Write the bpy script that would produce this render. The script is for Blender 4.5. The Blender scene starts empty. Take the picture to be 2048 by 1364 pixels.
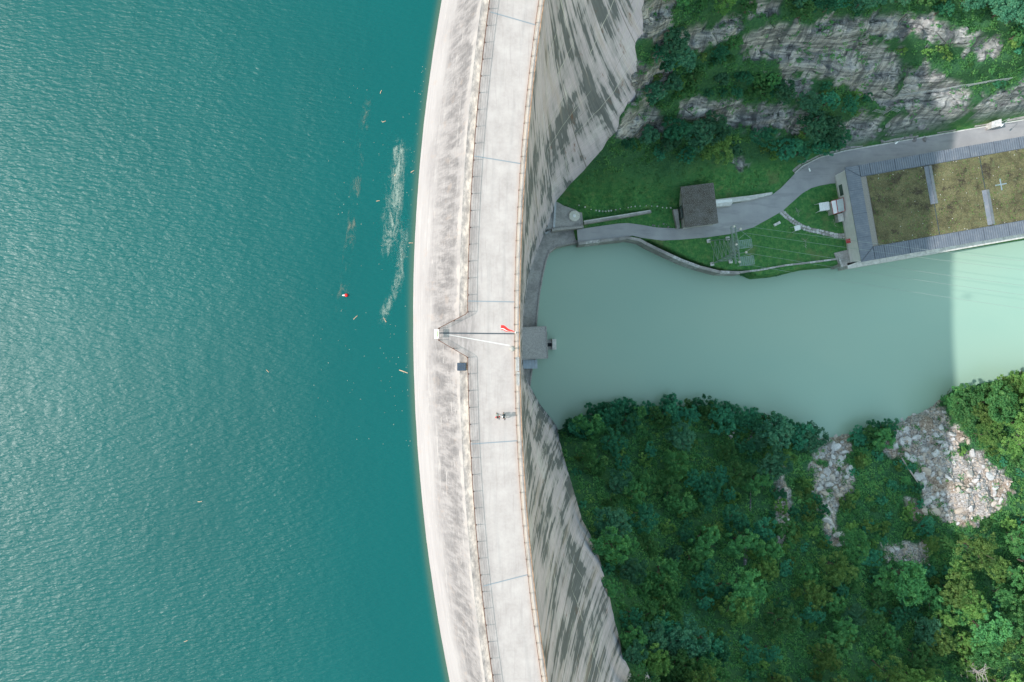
import bpy, bmesh, math, random
import numpy as np
from mathutils import Vector, Matrix

# ------------------------------------------------------------------ camera, sky, sun, exposure
sc = bpy.context.scene
HC = 96.0                       # camera height above the crest (m); crest deck is z = 0
FPX = 1593.0                    # focal length in photo pixels (28 mm on a 36 mm sensor)
cam_d = bpy.data.cameras.new('camera'); cam = bpy.data.objects.new('camera', cam_d)
sc.collection.objects.link(cam); cam.location = (0, 0, HC); cam.rotation_euler = (0, 0, 0)
cam_d.lens = 28; cam_d.sensor_width = 36; cam_d.clip_start = 1; cam_d.clip_end = 3000
sc.camera = cam
SUN_EL = math.radians(45.0); SUN_AZ = math.radians(5.0)      # the sun stands over the lake (-X), a little towards -Y
world = bpy.data.worlds.new('World'); sc.world = world; world.use_nodes = True
wn = world.node_tree; bg = wn.nodes['Background']
sky = wn.nodes.new('ShaderNodeTexSky'); sky.sky_type = 'NISHITA'; sky.sun_disc = False
sky.sun_elevation = SUN_EL; sky.sun_rotation = math.radians(270) - SUN_AZ
sky.altitude = 0; sky.air_density = 3.4; sky.dust_density = 1.0; sky.ozone_density = 3.2
wn.links.new(sky.outputs[0], bg.inputs[0]); bg.inputs[1].default_value = 0.15
sun_d = bpy.data.lights.new('sun', 'SUN'); sun = bpy.data.objects.new('sun', sun_d); sc.collection.objects.link(sun)
sun_d.energy = 2.0; sun_d.angle = math.radians(0.6); sun_d.color = (1.0, 0.915, 0.87)
sd = Vector((-math.cos(SUN_EL) * math.cos(SUN_AZ), -math.cos(SUN_EL) * math.sin(SUN_AZ), math.sin(SUN_EL)))
sun.rotation_euler = sd.to_track_quat('Z', 'Y').to_euler(); sun.location = sd * 200
vs = sc.view_settings
vs.view_transform = 'Standard'; vs.look = 'None'; vs.gamma = 1; vs.exposure = 1.1; vs.use_curve_mapping = False
sc.cycles.max_bounces = 6; sc.cycles.diffuse_bounces = 3; sc.cycles.transparent_max_bounces = 8
sc.cycles.sample_clamp_indirect = 4; sc.cycles.use_denoising = True

# ------------------------------------------------------------------ helpers
C = sc.collection
rnd = random.Random(7)
rng = np.random.default_rng(11)

def W(px, py, d):
    """point of the place that lies d metres below the crest where the photo shows (px, py)"""
    k = (HC + d) / FPX
    return Vector(((px - 1024) * k, (682 - py) * k, -d))

def link(o, parent=None):
    C.objects.link(o)
    if parent is not None:
        o.parent = parent
        o.matrix_parent_inverse = Matrix.Translation(-parent.location)
    return o

def tag(o, label=None, cat=None, group=None, kind=None):
    if label: o['label'] = label
    if cat: o['category'] = cat
    if group: o['group'] = group
    if kind: o['kind'] = kind
    return o

def thing(name, loc, label, cat, group=None):
    o = bpy.data.objects.new(name, None); o.location = loc; o.empty_display_size = 0.3
    C.objects.link(o)
    return tag(o, label, cat, group)

class MB:
    def __init__(s): s.v = []; s.f = []
    def add(s, vs_, fs_):
        b = len(s.v); s.v += [tuple(v) for v in vs_]; s.f += [tuple(i + b for i in f) for f in fs_]
        return s
    def prism(s, pts, z0, z1):
        n = len(pts)
        area = sum(pts[i][0] * pts[(i + 1) % n][1] - pts[(i + 1) % n][0] * pts[i][1] for i in range(n))
        if area < 0: pts = pts[::-1]
        vv = [(p[0], p[1], z0) for p in pts] + [(p[0], p[1], z1) for p in pts]
        ff = [tuple(range(n))[::-1], tuple(range(n, 2 * n))] + [(i, (i + 1) % n, n + (i + 1) % n, n + i) for i in range(n)]
        return s.add(vv, ff)
    def box(s, c, size, rz=0.0):
        hx, hy, hz = size[0] / 2, size[1] / 2, size[2] / 2
        ca, sa = math.cos(rz), math.sin(rz)
        pts = [(c[0] + x * ca - y * sa, c[1] + x * sa + y * ca) for x, y in ((-hx, -hy), (hx, -hy), (hx, hy), (-hx, hy))]
        return s.prism(pts, c[2] - hz, c[2] + hz)
    def tube(s, pts, r, n=6, r2=None, cap=True):
        pts = [Vector(p) for p in pts]; m = len(pts); rings = []
        for i, p in enumerate(pts):
            t = (pts[min(i + 1, m - 1)] - pts[max(i - 1, 0)]).normalized()
            a = t.cross(Vector((0, 0, 1)))
            if a.length < 1e-3: a = t.cross(Vector((0, 1, 0)))
            a.normalize(); b = t.cross(a)
            rr = r if r2 is None else r + (r2 - r) * i / (m - 1)
            rings.append([p + (a * math.cos(2 * math.pi * k / n) + b * math.sin(2 * math.pi * k / n)) * rr for k in range(n)])
        vv = [q for ring in rings for q in ring]; ff = []
        for i in range(m - 1):
            for k in range(n):
                ff.append((i * n + k, i * n + (k + 1) % n, (i + 1) * n + (k + 1) % n, (i + 1) * n + k))
        if cap: ff += [tuple(range(n))[::-1], tuple(range((m - 1) * n, m * n))]
        return s.add(vv, ff)
    def bar(s, a, b, r=0.05): return s.tube([a, b], r, 4)
    def lathe(s, c, prof, n=20):
        vv = []; ff = []
        for r, z in prof:
            vv += [(c[0] + r * math.cos(2 * math.pi * k / n), c[1] + r * math.sin(2 * math.pi * k / n), c[2] + z) for k in range(n)]
        for i in range(len(prof) - 1):
            for k in range(n):
                ff.append((i * n + k, i * n + (k + 1) % n, (i + 1) * n + (k + 1) % n, (i + 1) * n + k))
        ff += [tuple(range(n))[::-1], tuple(range((len(prof) - 1) * n, len(prof) * n))]
        return s.add(vv, ff)
    def build(s, name, mat, parent=None, bevel=0.0, smooth=False):
        me = bpy.data.meshes.new(name); me.from_pydata(s.v, [], s.f); me.materials.append(mat); me.update()
        if smooth: me.polygons.foreach_set('use_smooth', [True] * len(me.polygons))
        o = bpy.data.objects.new(name, me); link(o, parent)
        if bevel:
            bv = o.modifiers.new('bevel', 'BEVEL'); bv.width = bevel; bv.segments = 1; bv.limit_method = 'ANGLE'
        return o

def np_mesh(name, verts, faces, mat, smooth=False):
    """verts (n,3), faces (m,k) arrays"""
    verts = np.ascontiguousarray(verts, dtype=np.float32); faces = np.ascontiguousarray(faces, dtype=np.int32)
    me = bpy.data.meshes.new(name); m, k = faces.shape
    me.vertices.add(len(verts)); me.vertices.foreach_set('co', verts.ravel())
    me.loops.add(m * k); me.loops.foreach_set('vertex_index', faces.ravel())
    me.polygons.add(m); me.polygons.foreach_set('loop_start', np.arange(0, m * k, k, dtype=np.int32))
    me.polygons.foreach_set('loop_total', np.full(m, k, dtype=np.int32))
    if smooth: me.polygons.foreach_set('use_smooth', np.ones(m, dtype=bool))
    me.update(calc_edges=True); me.validate(); me.materials.append(mat)
    return me

def vattr(me, name, vals):
    a = me.attributes.new(name, 'FLOAT', 'POINT'); a.data.foreach_set('value', np.ascontiguousarray(vals, dtype=np.float32))

def grid_faces(ny, nx):
    i = np.arange(ny * nx).reshape(ny, nx)
    return np.stack([i[:-1, :-1], i[:-1, 1:], i[1:, 1:], i[1:, :-1]], -1).reshape(-1, 4)

# ---- value noise
_perm = rng.random((256, 256))
def vnoise(x, y):
    xi = np.floor(x).astype(int); yi = np.floor(y).astype(int); fx = x - xi; fy = y - yi
    fx = fx * fx * (3 - 2 * fx); fy = fy * fy * (3 - 2 * fy)
    g = lambda a, b: _perm[a & 255, b & 255]
    return (g(xi, yi) * (1 - fx) + g(xi + 1, yi) * fx) * (1 - fy) + (g(xi, yi + 1) * (1 - fx) + g(xi + 1, yi + 1) * fx) * fy
def fbm(x, y, o=4):
    s = 0; a = 1; t = 0
    for k in range(o):
        s = s + a * vnoise(x * 2 ** k + 17.3 * k, y * 2 ** k + 9.1 * k); t += a; a *= 0.5
    return s / t
def in_poly(px, py, poly):
    c = np.zeros(np.shape(px), bool); n = len(poly)
    for i in range(n):
        x1, y1 = poly[i]; x2, y2 = poly[(i + 1) % n]
        if y1 == y2: continue
        c ^= ((y1 > py) != (y2 > py)) & (px < (x2 - x1) * (py - y1) / (y2 - y1) + x1)
    return c
def poly_dist(px, py, poly):
    d = np.full(np.shape(px), 1e9); n = len(poly)
    for i in range(n):
        x1, y1 = poly[i]; x2, y2 = poly[(i + 1) % n]; dx, dy = x2 - x1, y2 - y1
        t = np.clip(((px - x1) * dx + (py - y1) * dy) / (dx * dx + dy * dy + 1e-9), 0, 1)
        d = np.minimum(d, np.hypot(px - x1 - t * dx, py - y1 - t * dy))
    return np.where(in_poly(px, py, poly), d, -d)       # > 0 inside
def sstep(a, b, x):
    t = np.clip((x - a) / (b - a), 0, 1); return t * t * (3 - 2 * t)

# ------------------------------------------------------------------ materials
class N:
    def __init__(s, name, rough=0.8, spec=0.3):
        s.m = bpy.data.materials.new(name); s.m.use_nodes = True; s.t = s.m.node_tree
        s.b = s.t.nodes['Principled BSDF']; s.b.inputs['Roughness'].default_value = rough
        s.b.inputs['Specular IOR Level'].default_value = spec
        s.tc = None
    def n(s, ty, **kw):
        x = s.t.nodes.new(ty)
        for k, v in kw.items(): setattr(x, k, v)
        return x
    def l(s, a, b): s.t.links.new(a, b)
    def co(s, which='Object'):
        if s.tc is None: s.tc = s.n('ShaderNodeTexCoord')
        return s.tc.outputs[which]
    def pos(s):
        return s.n('ShaderNodeNewGeometry').outputs['Position']
    def map(s, vec, scale=(1, 1, 1), rot=(0, 0, 0), loc=(0, 0, 0)):
        x = s.n('ShaderNodeMapping'); s.l(vec, x.inputs[0])
        x.inputs['Scale'].default_value = scale; x.inputs['Rotation'].default_value = rot; x.inputs['Location'].default_value = loc
        return x.outputs[0]
    def noise(s, vec, scale=1.0, detail=4, rough=0.55, dist=0.0):
        x = s.n('ShaderNodeTexNoise'); s.l(vec, x.inputs['Vector'])
        x.inputs['Scale'].default_value = scale; x.inputs['Detail'].default_value = detail
        x.inputs['Roughness'].default_value = rough; x.inputs['Distortion'].default_value = dist
        return x.outputs[0]
    def voro(s, vec, scale=1.0, feature='F1', out='Distance'):
        x = s.n('ShaderNodeTexVoronoi', feature=feature); s.l(vec, x.inputs['Vector']); x.inputs['Scale'].default_value = scale
        return x.outputs[out]
    def attr(s, name, out='Fac'):
        x = s.n('ShaderNodeAttribute', attribute_name=name); return x.outputs[out]
    def set(s, sock, v):
        if hasattr(v, 'is_linked') or hasattr(v, 'links'): s.l(v, sock)
        elif isinstance(v, (tuple, list)): sock.default_value = (*v, 1) if len(v) == 3 else v
        else: sock.default_value = v
    def math(s, op, a, b=None, c=None, clamp=False):
        x = s.n('ShaderNodeMath', operation=op, use_clamp=clamp); s.set(x.inputs[0], a)
        if b is not None: s.set(x.inputs[1], b)
        if c is not None: s.set(x.inputs[2], c)
        return x.outputs[0]
    def rng(s, v, a, b, lo=0.0, hi=1.0):
        x = s.n('ShaderNodeMapRange', interpolation_type='SMOOTHSTEP'); s.l(v, x.inputs[0])
        x.inputs[1].default_value = a; x.inputs[2].default_value = b; x.inputs[3].default_value = lo; x.inputs[4].default_value = hi
        return x.outputs[0]
    def mix(s, f, a, b, mode='MIX'):
        x = s.n('ShaderNodeMix', data_type='RGBA', blend_type=mode); s.set(x.inputs[0], f); s.set(x.inputs[6], a); s.set(x.inputs[7], b)
        return x.outputs[2]
    def ramp(s, f, stops):
        x = s.n('ShaderNodeValToRGB'); s.l(f, x.inputs[0]); e = x.color_ramp.elements
        while len(e) < len(stops): e.new(0.5)
        for i, (p, c) in enumerate(stops): e[i].position = p; e[i].color = (*c, 1)
        return x.outputs[0]
    def sep(s, v):
        x = s.n('ShaderNodeSeparateXYZ'); s.l(v, x.inputs[0]); return x.outputs
    def comb(s, a, b, c=0.0):
        x = s.n('ShaderNodeCombineXYZ')
        for i, v in enumerate((a, b, c)): s.set(x.inputs[i], v)
        return x.outputs[0]
    def bump(s, h, dist=0.05, strength=1.0, normal=None):
        x = s.n('ShaderNodeBump'); s.l(h, x.inputs['Height']); x.inputs['Distance'].default_value = dist; x.inputs['Strength'].default_value = strength
        if normal is not None: s.l(normal, x.inputs['Normal'])
        s.l(x.outputs[0], s.b.inputs['Normal']); return x.outputs[0]
    def col(s, v): s.set(s.b.inputs['Base Color'], v)

def simple(name, col, rough=0.7, var=0.25, scale=3.0, spec=0.3, metallic=0.0, world_pos=True):
    q = N(name, rough, spec); p = q.pos() if world_pos else q.co()
    f = q.noise(p, scale, 4); lo = tuple(c * (1 - var) for c in col); hi = tuple(min(1, c * (1 + var)) for c in col)
    q.col(q.ramp(f, [(0.3, lo), (0.7, hi)])); q.b.inputs['Metallic'].default_value = metallic
    return q.m

M = {}
M['rail'] = simple('rail_paint', (0.15, 0.085, 0.065), 0.6, 0.4, 4)
M['rust'] = simple('rusty_pipe', (0.36, 0.22, 0.15), 0.8, 0.5, 1.5)
M['steel'] = simple('galvanised_steel', (0.42, 0.45, 0.47), 0.45, 0.15, 4, 0.5)
M['lattice'] = simple('lattice_paint', (0.22, 0.30, 0.27), 0.5, 0.15, 4, 0.5)
M['darksteel'] = simple('dark_steel', (0.04, 0.055, 0.065), 0.5, 0.2, 4, 0.5)
M['white'] = simple('white_paint', (0.78, 0.79, 0.78), 0.5, 0.06, 2)
M['red'] = simple('red_cloth', (0.75, 0.03, 0.03), 0.7, 0.1, 4)
M['redpaint'] = simple('red_paint', (0.42, 0.05, 0.05), 0.6, 0.1, 4)
M['conc'] = simple('plain_concrete', (0.36, 0.355, 0.34), 0.85, 0.25, 0.6)
M['conclight'] = simple('pale_concrete', (0.55, 0.55, 0.53), 0.85, 0.22, 1.2)
M['stone'] = simple('path_stone', (0.42, 0.42, 0.41), 0.85, 0.45, 1.6)
M['wood'] = simple('driftwood', (0.50, 0.36, 0.25), 0.8, 0.3, 3)
M['greyglass'] = simple('grey_glass', (0.10, 0.14, 0.14), 0.2, 0.1, 1, 0.5)
M['deadwood'] = simple('dead_wood', (0.42, 0.38, 0.36), 0.85, 0.2, 2)
M['bark'] = simple('bark', (0.13, 0.105, 0.085), 0.9, 0.3, 3)

# concrete of the crest deck: pale, mottled, greyer near the lake side
q = N('deck_concrete', 0.8, 0.3); p = q.pos(); uv = q.sep(q.co('UV'))
a = q.noise(p, 0.45, 6, 0.62); b = q.noise(p, 3.2, 5, 0.65); c = q.noise(q.map(p, (2.0, 0.14, 1)), 1.4, 4, 0.6)
base = q.ramp(a, [(0.26, (0.312, 0.278, 0.266)), (0.48, (0.369, 0.332, 0.318)), (0.62, (0.405, 0.367, 0.352)), (0.75, (0.442, 0.405, 0.389))])
base = q.mix(q.rng(b, 0.35, 0.7, 0.0, 0.55), base, q.mix(0.5, base, (0.455, 0.414, 0.398)))
left = q.rng(uv[0], 0.0, 0.34, 1.0, 0.0)
base = q.mix(q.math('MULTIPLY', left, q.rng(q.noise(q.map(p, (1.2, 0.3, 1)), 1.1, 6, 0.7), 0.36, 0.60, 0.15, 0.95)), base, (0.234, 0.209, 0.203))
base = q.mix(q.math('MULTIPLY', q.rng(c, 0.52, 0.68), 0.35), base, (0.272, 0.242, 0.233))
trk = q.math('ADD', q.rng(q.math('ABSOLUTE', q.math('SUBTRACT', uv[0], 0.40)), 0.0, 0.05, 1.0, 0.0), q.rng(q.math('ABSOLUTE', q.math('SUBTRACT', uv[0], 0.68)), 0.0, 0.05, 1.0, 0.0))
base = q.mix(q.math('MULTIPLY', trk, q.rng(q.noise(q.map(p, (1, 0.08, 1)), 0.8, 4), 0.4, 0.65, 0.02, 0.28)), base, (0.25, 0.245, 0.24))
warm = q.math('MULTIPLY', q.rng(uv[0], 0.80, 0.97), q.rng(q.noise(q.map(p, (1, 0.2, 1)), 0.7, 4), 0.3, 0.65, 0.25, 0.9))
base = q.mix(warm, base, (0.414, 0.302, 0.242))
spots = q.rng(q.noise(p, 9, 2), 0.70, 0.78)
base = q.mix(q.math('MULTIPLY', spots, 0.35), base, (0.190, 0.182, 0.175))
q.col(base); q.bump(b, 0.02, 0.3); M['deck'] = q.m

# upstream face: bleached near the water, grey stained above, spalled white edge under the kerb
q = N('upstream_concrete', 0.85, 0.25); uvn = q.co('UV'); s_ = q.sep(uvn); u, v = s_[0], s_[1]
def un(su, sv, det=5, rough=0.65, dist=0.0, off=0.0):
    return q.noise(q.comb(q.math('MULTIPLY', u, su), q.math('MULTIPLY', v, sv), off), 1.0, det, rough, dist)
wob = un(0.10, 0.30); run = un(0.9, 0.20, 6, 0.7, 0, 4.0); board = un(0.05, 4.5, 3, 0.6, 0, 8.0); fine = un(1.6, 2.2, 5, 0.7, 0, 12.0)
base = q.ramp(wob, [(0.3, (0.335, 0.315, 0.333)), (0.7, (0.387, 0.370, 0.389))])
base = q.mix(q.rng(board, 0.38, 0.66, 0.0, 0.40), base, (0.273, 0.257, 0.274))
vv_ = q.math('ADD', v, q.math('ADD', q.math('MULTIPLY', q.math('SUBTRACT', wob, 0.5), 9.0), q.math('MULTIPLY', q.math('SUBTRACT', run, 0.5), 4.0)))
grime = q.math('MULTIPLY', q.rng(vv_, 0.6, 3.5, 0.35, 1.0), q.rng(vv_, 6.0, 12.5, 1.0, 0.0))
grime = q.math('MULTIPLY', grime, q.math('ADD', q.rng(run, 0.36, 0.58, 0.30, 0.80), q.rng(fine, 0.4, 0.65, 0.0, 0.25)))
base = q.mix(grime, base, q.ramp(run, [(0.34, (0.233, 0.218, 0.230)), (0.64, (0.144, 0.138, 0.150))]))
tooth = un(0.55, 0.35, 6, 0.75, 0.3, 21.0)
edge = q.math('MULTIPLY', q.rng(q.math('SUBTRACT', q.math('MULTIPLY', tooth, 5.2), v), 1.25, 1.75), q.rng(un(0.22, 0.1, 3, 0.6, 0, 31.0), 0.42, 0.56, 0.15, 1.0))
base = q.mix(q.math('MULTIPLY', edge, 0.85), base, (0.411, 0.382, 0.388))
crack = q.rng(un(0.22, 1.5, 5, 0.72, 1.0, 41.0), 0.605, 0.64)
base = q.mix(q.math('MULTIPLY', crack, 0.6), base, (0.435, 0.413, 0.426))
warm = q.rng(un(0.5, 0.3, 3, 0.6, 0, 51.0), 0.58, 0.72)
base = q.mix(q.math('MULTIPLY', warm, 0.3), base, (0.365, 0.290, 0.258))
q.col(base); q.bump(run, 0.04, 0.35); M['upstream'] = q.m

# ledge under the kerb
q = N('ledge_concrete', 0.9, 0.2); p = q.pos(); f = q.noise(q.map(p, (1, 0.5, 1)), 1.6, 6, 0.7)
q.col(q.ramp(f, [(0.32, (0.163, 0.153, 0.150)), (0.5, (0.286, 0.265, 0.252)), (0.63, (0.435, 0.394, 0.360))])); q.bump(f, 0.05, 0.5); M['ledge'] = q.m

# downstream face: warm grey with dark wet runs, rust, lime streaks and lift joints
q = N('downstream_concrete', 0.85, 0.25); s_ = q.sep(q.co('UV')); u, v = s_[0], s_[1]
def uvn(su, sv, det=5, rough=0.65, dist=0.0, off=0.0):
    return q.noise(q.comb(q.math('MULTIPLY', u, su), q.math('MULTIPLY', v, sv), off), 1.0, det, rough, dist)
big = uvn(0.10, 0.035, 4, 0.6); mid = uvn(0.33, 0.018, 5, 0.62, 0.25, 3.0); fine = uvn(2.6, 0.05, 5, 0.7, 0, 5.0); grain = uvn(1.5, 1.5, 5, 0.7, 0, 9.0)
base = q.ramp(big, [(0.3, (0.495, 0.453, 0.536)), (0.55, (0.650, 0.591, 0.684)), (0.75, (0.691, 0.692, 0.740))])
base = q.mix(q.rng(grain, 0.35, 0.7, 0.0, 0.40), base, (0.403, 0.383, 0.467))
base = q.mix(q.rng(fine, 0.45, 0.70, 0.0, 0.35), base, (0.376, 0.365, 0.452))
mid2 = uvn(1.05, 0.022, 3, 0.55, 0, 77.0); zone = uvn(0.075, 0.045, 3, 0.6, 0, 14.0)
run = q.math('ADD', q.math('ADD', q.math('MULTIPLY', mid, 0.40), q.math('MULTIPLY', mid2, 0.40)), q.math('ADD', q.math('MULTIPLY', fine, 0.16), q.math('MULTIPLY', zone, 0.42)))
dark = q.rng(run, 0.703, 0.725); half = q.rng(run, 0.63, 0.715)
dk = q.ramp(fine, [(0.3, (0.055, 0.07, 0.085)), (0.7, (0.16, 0.185, 0.205))])
base = q.mix(q.math('MULTIPLY', half, 0.5), base, (0.25, 0.27, 0.295))
base = q.mix(q.math('MULTIPLY', dark, 0.85), base, dk)
pinks = q.rng(uvn(0.5, 0.02, 4, 0.6, 0, 91.0), 0.55, 0.68)
base = q.mix(q.math('MULTIPLY', pinks, 0.35), base, (0.50, 0.42, 0.39))
lime = q.math('MULTIPLY', q.rng(uvn(0.7, 0.016, 5, 0.7, 0.6, 21.0), 0.60, 0.66), q.rng(fine, 0.4, 0.6, 0.3, 1.0))
base = q.mix(q.math('MULTIPLY', lime, 0.7), base, (0.720, 0.720, 0.720))
rust = q.math('MULTIPLY', q.rng(uvn(0.30, 0.06, 5, 0.7, 0.4, 33.0), 0.585, 0.68), q.rng(fine, 0.40, 0.62))
base = q.mix(q.math('MULTIPLY', rust, 0.85), base, (0.19, 0.10, 0.065))
wv = q.math('ADD', v, q.math('ADD', q.math('MULTIPLY', grain, 0.4), q.math('MULTIPLY', big, 5.0)))
def lines(period, width, mask, phase=0.0):
    x = q.math('ABSOLUTE', q.math('SUBTRACT', q.math('FRACT', q.math('ADD', q.math('DIVIDE', wv, period), phase)), 0.5))
    return q.math('MULTIPLY', q.rng(x, width * 0.3, width, 1.0, 0.0), mask)
m1 = q.rng(uvn(0.09, 0.15, 4, 0.7, 0, 41.0), 0.44, 0.56); m2 = q.rng(uvn(0.12, 0.2, 4, 0.7, 0, 47.0), 0.50, 0.58)
base = q.mix(q.math('MULTIPLY', lines(13.0, 0.018, m1), 0.85), base, (0.66, 0.66, 0.655))
base = q.mix(q.math('MULTIPLY', lines(9.0, 0.012, m2, 0.37), 0.85), base, (0.11, 0.09, 0.08))
base = q.mix(q.math('MULTIPLY', lines(4.4, 0.022, q.rng(uvn(0.2, 0.3, 4, 0.7, 0, 81.0), 0.36, 0.52, 0.2, 1.0), 0.2), 0.45), base, (0.16, 0.15, 0.145))
base = q.mix(q.math('MULTIPLY', lines(2.1, 0.03, q.rng(uvn(0.1, 0.1, 3, 0.6, 0, 61.0), 0.45, 0.6)), 0.18), base, (0.2, 0.2, 0.2))
blk = q.math('ABSOLUTE', q.math('SUBTRACT', q.math('FRACT', q.math('DIVIDE', u, 17.0)), 0.5))
base = q.mix(q.math('MULTIPLY', q.rng(blk, 0.003, 0.008, 1.0, 0.0), 0.65), base, (0.13, 0.12, 0.12))
q.col(base); q.bump(grain, 0.06, 0.4); M['downstream'] = q.m

# ------------------------------------------------------------------ dam geometry (arch, crest at z = 0)
def xr(Y): return 0.965 + 0.001874 * (Y - 1.3) ** 2
def xl(Y): return -5.37 + 0.00172 * (Y - 1.6) ** 2
ZW = -14.0                                   # reservoir level
def xw(Y): return -13.67 + 0.00203 * (Y - 2.9) ** 2
ZR = -117.0                                  # river level
toe_px = [(1285, -60, 50), (1280, 0, 55), (1275, 100, 66), (1268, 150, 72), (1250, 220, 81), (1225, 270, 88), (1195, 310, 95), (1150, 360, 103),
          (1112, 402, 110), (1098, 455, 114), (1085, 480, 116), (1070, 520, 118), (1058, 555, 120), (1050, 610, 121), (1046, 660, 122), (1045, 720, 122),
          (1050, 745, 122), (1060, 770, 121), (1080, 805, 121), (1098, 828, 120), (1112, 850, 117), (1125, 900, 105), (1140, 950, 96), (1165, 1040, 85),
          (1195, 1100, 78), (1215, 1170, 72), (1230, 1240, 67), (1245, 1310, 61), (1280, 1364, 56), (1300, 1420, 50)]
toe_w = [W(*t) for t in toe_px]
ty = np.array([t.y for t in toe_w])[::-1]; tx = np.array([t.x for t in toe_w])[::-1]; tz = np.array([t.z for t in toe_w])[::-1]
YMAX = 92.0
ty = np.concatenate([[-YMAX - 3, -80], ty, [80, YMAX + 3]]); tx = np.concatenate([[34, 31], tx, [29, 33]]); tz = np.concatenate([[-14, -32], tz, [-32, -14]])
def toe_at(Y): return np.interp(Y, ty, tx), np.interp(Y, ty, tz)

YS = np.linspace(-YMAX, YMAX, 369)
def strip(name, rows, mat, parent, uvs, smooth=True):
    """rows: list of (X(Y), Z(Y)) polylines along YS -> one mesh with a UV map in metres"""
    ny = len(YS); nr = len(rows); V = np.zeros((nr, ny, 3))
    for i, (X, Z) in enumerate(rows): V[i, :, 0] = X; V[i, :, 1] = YS; V[i, :, 2] = Z
    F = grid_faces(nr, ny)
    me = np_mesh(name, V.reshape(-1, 3), F[:, ::-1], mat, smooth)
    ul = me.uv_layers.new(name='uv'); U = np.zeros((nr, ny, 2))
    for i, (a, b) in enumerate(uvs): U[i, :, 0] = a; U[i, :, 1] = b
    vi = np.zeros(len(me.loops), dtype=np.int32); me.loops.foreach_get('vertex_index', vi)
    ul.data.foreach_set('uv', U.reshape(-1, 2)[vi].astype(np.float32).ravel())
    o = bpy.data.objects.new(name, me); link(o, parent); return o

XR, XL, XW = xr(YS), xl(YS), xw(YS); one = np.ones_like(YS)
dam = thing('arch_dam', (0, 0, -117), 'pale concrete arch dam curving between the turquoise lake and the gorge', 'dam')
# deck
nd = 9
strip('crest_deck', [(XL + (XR - XL) * k / nd, 0.0 * one) for k in range(nd + 1)], M['deck'], dam, [(k / nd, YS / 6.3) for k in range(nd + 1)])
# ledge outside the lake-side railing
LW = 1.05
strip('ledge', [(XL - LW, -0.85 * one), (XL - 0.01, -0.85 * one), (XL - 0.003, -0.004 * one)], M['ledge'], dam, [(0, 0), (1, 0), (1, 1)], False)
# upstream face
rows = []; uvs = []
for k in range(25):
    t = k / 24.0
    z = -0.85 + (ZW - 10 + 0.85) * t
    tt = (z + 0.85) / (ZW + 0.85)
    g = 0.80 * tt + 0.20 * tt ** 2 if tt < 1 else 1 + (tt - 1) * 1.1
    x0 = XL - LW
    rows.append((x0 + (XW - x0) * g + (0.10 * (fbm(YS * 0.5, YS * 0 + k * 0.7, 3) - 0.5) if 0 < k else 0), z * one)); uvs.append((YS, tt * 14.5))
strip('upstream_face', rows[::-1], M['upstream'], dam, uvs[::-1])
# downstream face
TX, TZ = toe_at(YS)
def face_x(Y, z):
    X1, Z1 = toe_at(Y); t = np.clip(z / (Z1 - 6), 0, 1.0); te = Z1 / (Z1 - 6)
    tt = t / te
    return xr(Y) + (X1 - xr(Y)) * (0.72 * tt + 0.28 * tt ** 2)
rows = []; uvs = []
for k in range(61):
    z = (TZ - 6) * (k / 60.0); z = np.minimum(z, -0.004)
    rows.append((face_x(YS, z) , z)); uvs.append((YS, -z * 1.02))
strip('downstream_face', rows, M['downstream'], dam, uvs)
# downstream kerb and its pipe
KW = 0.62
q = N('kerb_concrete', 0.85, 0.25); p = q.pos(); f = q.noise(q.map(p, (1, 0.35, 1)), 1.3, 6, 0.7)
q.col(q.ramp(f, [(0.30, (0.225, 0.206, 0.192)), (0.48, (0.384, 0.351, 0.325)), (0.66, (0.438, 0.371, 0.318))])); M['kerb'] = q.m
strip('kerb', [(XR - KW, 0.004 * one), (XR - KW, 0.14 * one), (XR + 0.05, 0.14 * one), (XR + 0.05, -0.35 * one), (XR + 0.003, -0.35 * one)], M['kerb'], dam, [(0, 0)] * 5, False)
strip('kerb_pipe', [(XR - 0.05 + 0.06 * math.cos(a), 0.20 + 0.06 * math.sin(a) * one) for a in np.linspace(-0.5, math.pi + 0.5, 7)[::-1]], M['rust'], dam, [(0, 0)] * 7)
# expansion-joint covers across the deck
q = N('joint_cover', 0.5, 0.5); q.col((0.20, 0.235, 0.26)); M['joint'] = q.m
def deck_pt(px, py, z=0.0): w = W(px, py, -z); return w
for (x1, y1, x2, y2) in ((981, 24, 1079, 52), (948, 312, 1046, 328), (936, 602, 1038, 604), (942, 888, 1041, 881), (967, 1172, 1064, 1147)):
    a = deck_pt(x1, y1); b = deck_pt(x2, y2); n_ = Vector((-(b - a).y, (b - a).x, 0)).normalized() * 0.06
    MB().prism([(a + n_)[:2], (b + n_)[:2], (b - n_)[:2], (a - n_)[:2]], 0.004, 0.028).build('joint_cover', M['joint'], dam)
# triangular lookout bay on the lake side
bay_px = [(939, 622), (930, 628), (874, 657), (872, 661), (872, 676), (876, 681), (932, 713), (939, 718)]
bw = [W(x, y, 0)[:2] for x, y in bay_px]
MB().prism(bw, -9.0, 0.004).build('lookout_bay', M['deck'], dam)
# end walls so that the body is closed
for s in (-1, 1):
    Y = s * (YMAX - 0.05); me_ = MB()
    me_.add([(xl(Y), Y, -0.1), (xr(Y), Y, -0.1), (float(toe_at(Y)[0]), Y, float(toe_at(Y)[1])), (xw(Y) - 6, Y, -26)], [(0, 1, 2, 3)])
    me_.build('end_wall', M['conc'], dam)

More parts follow.
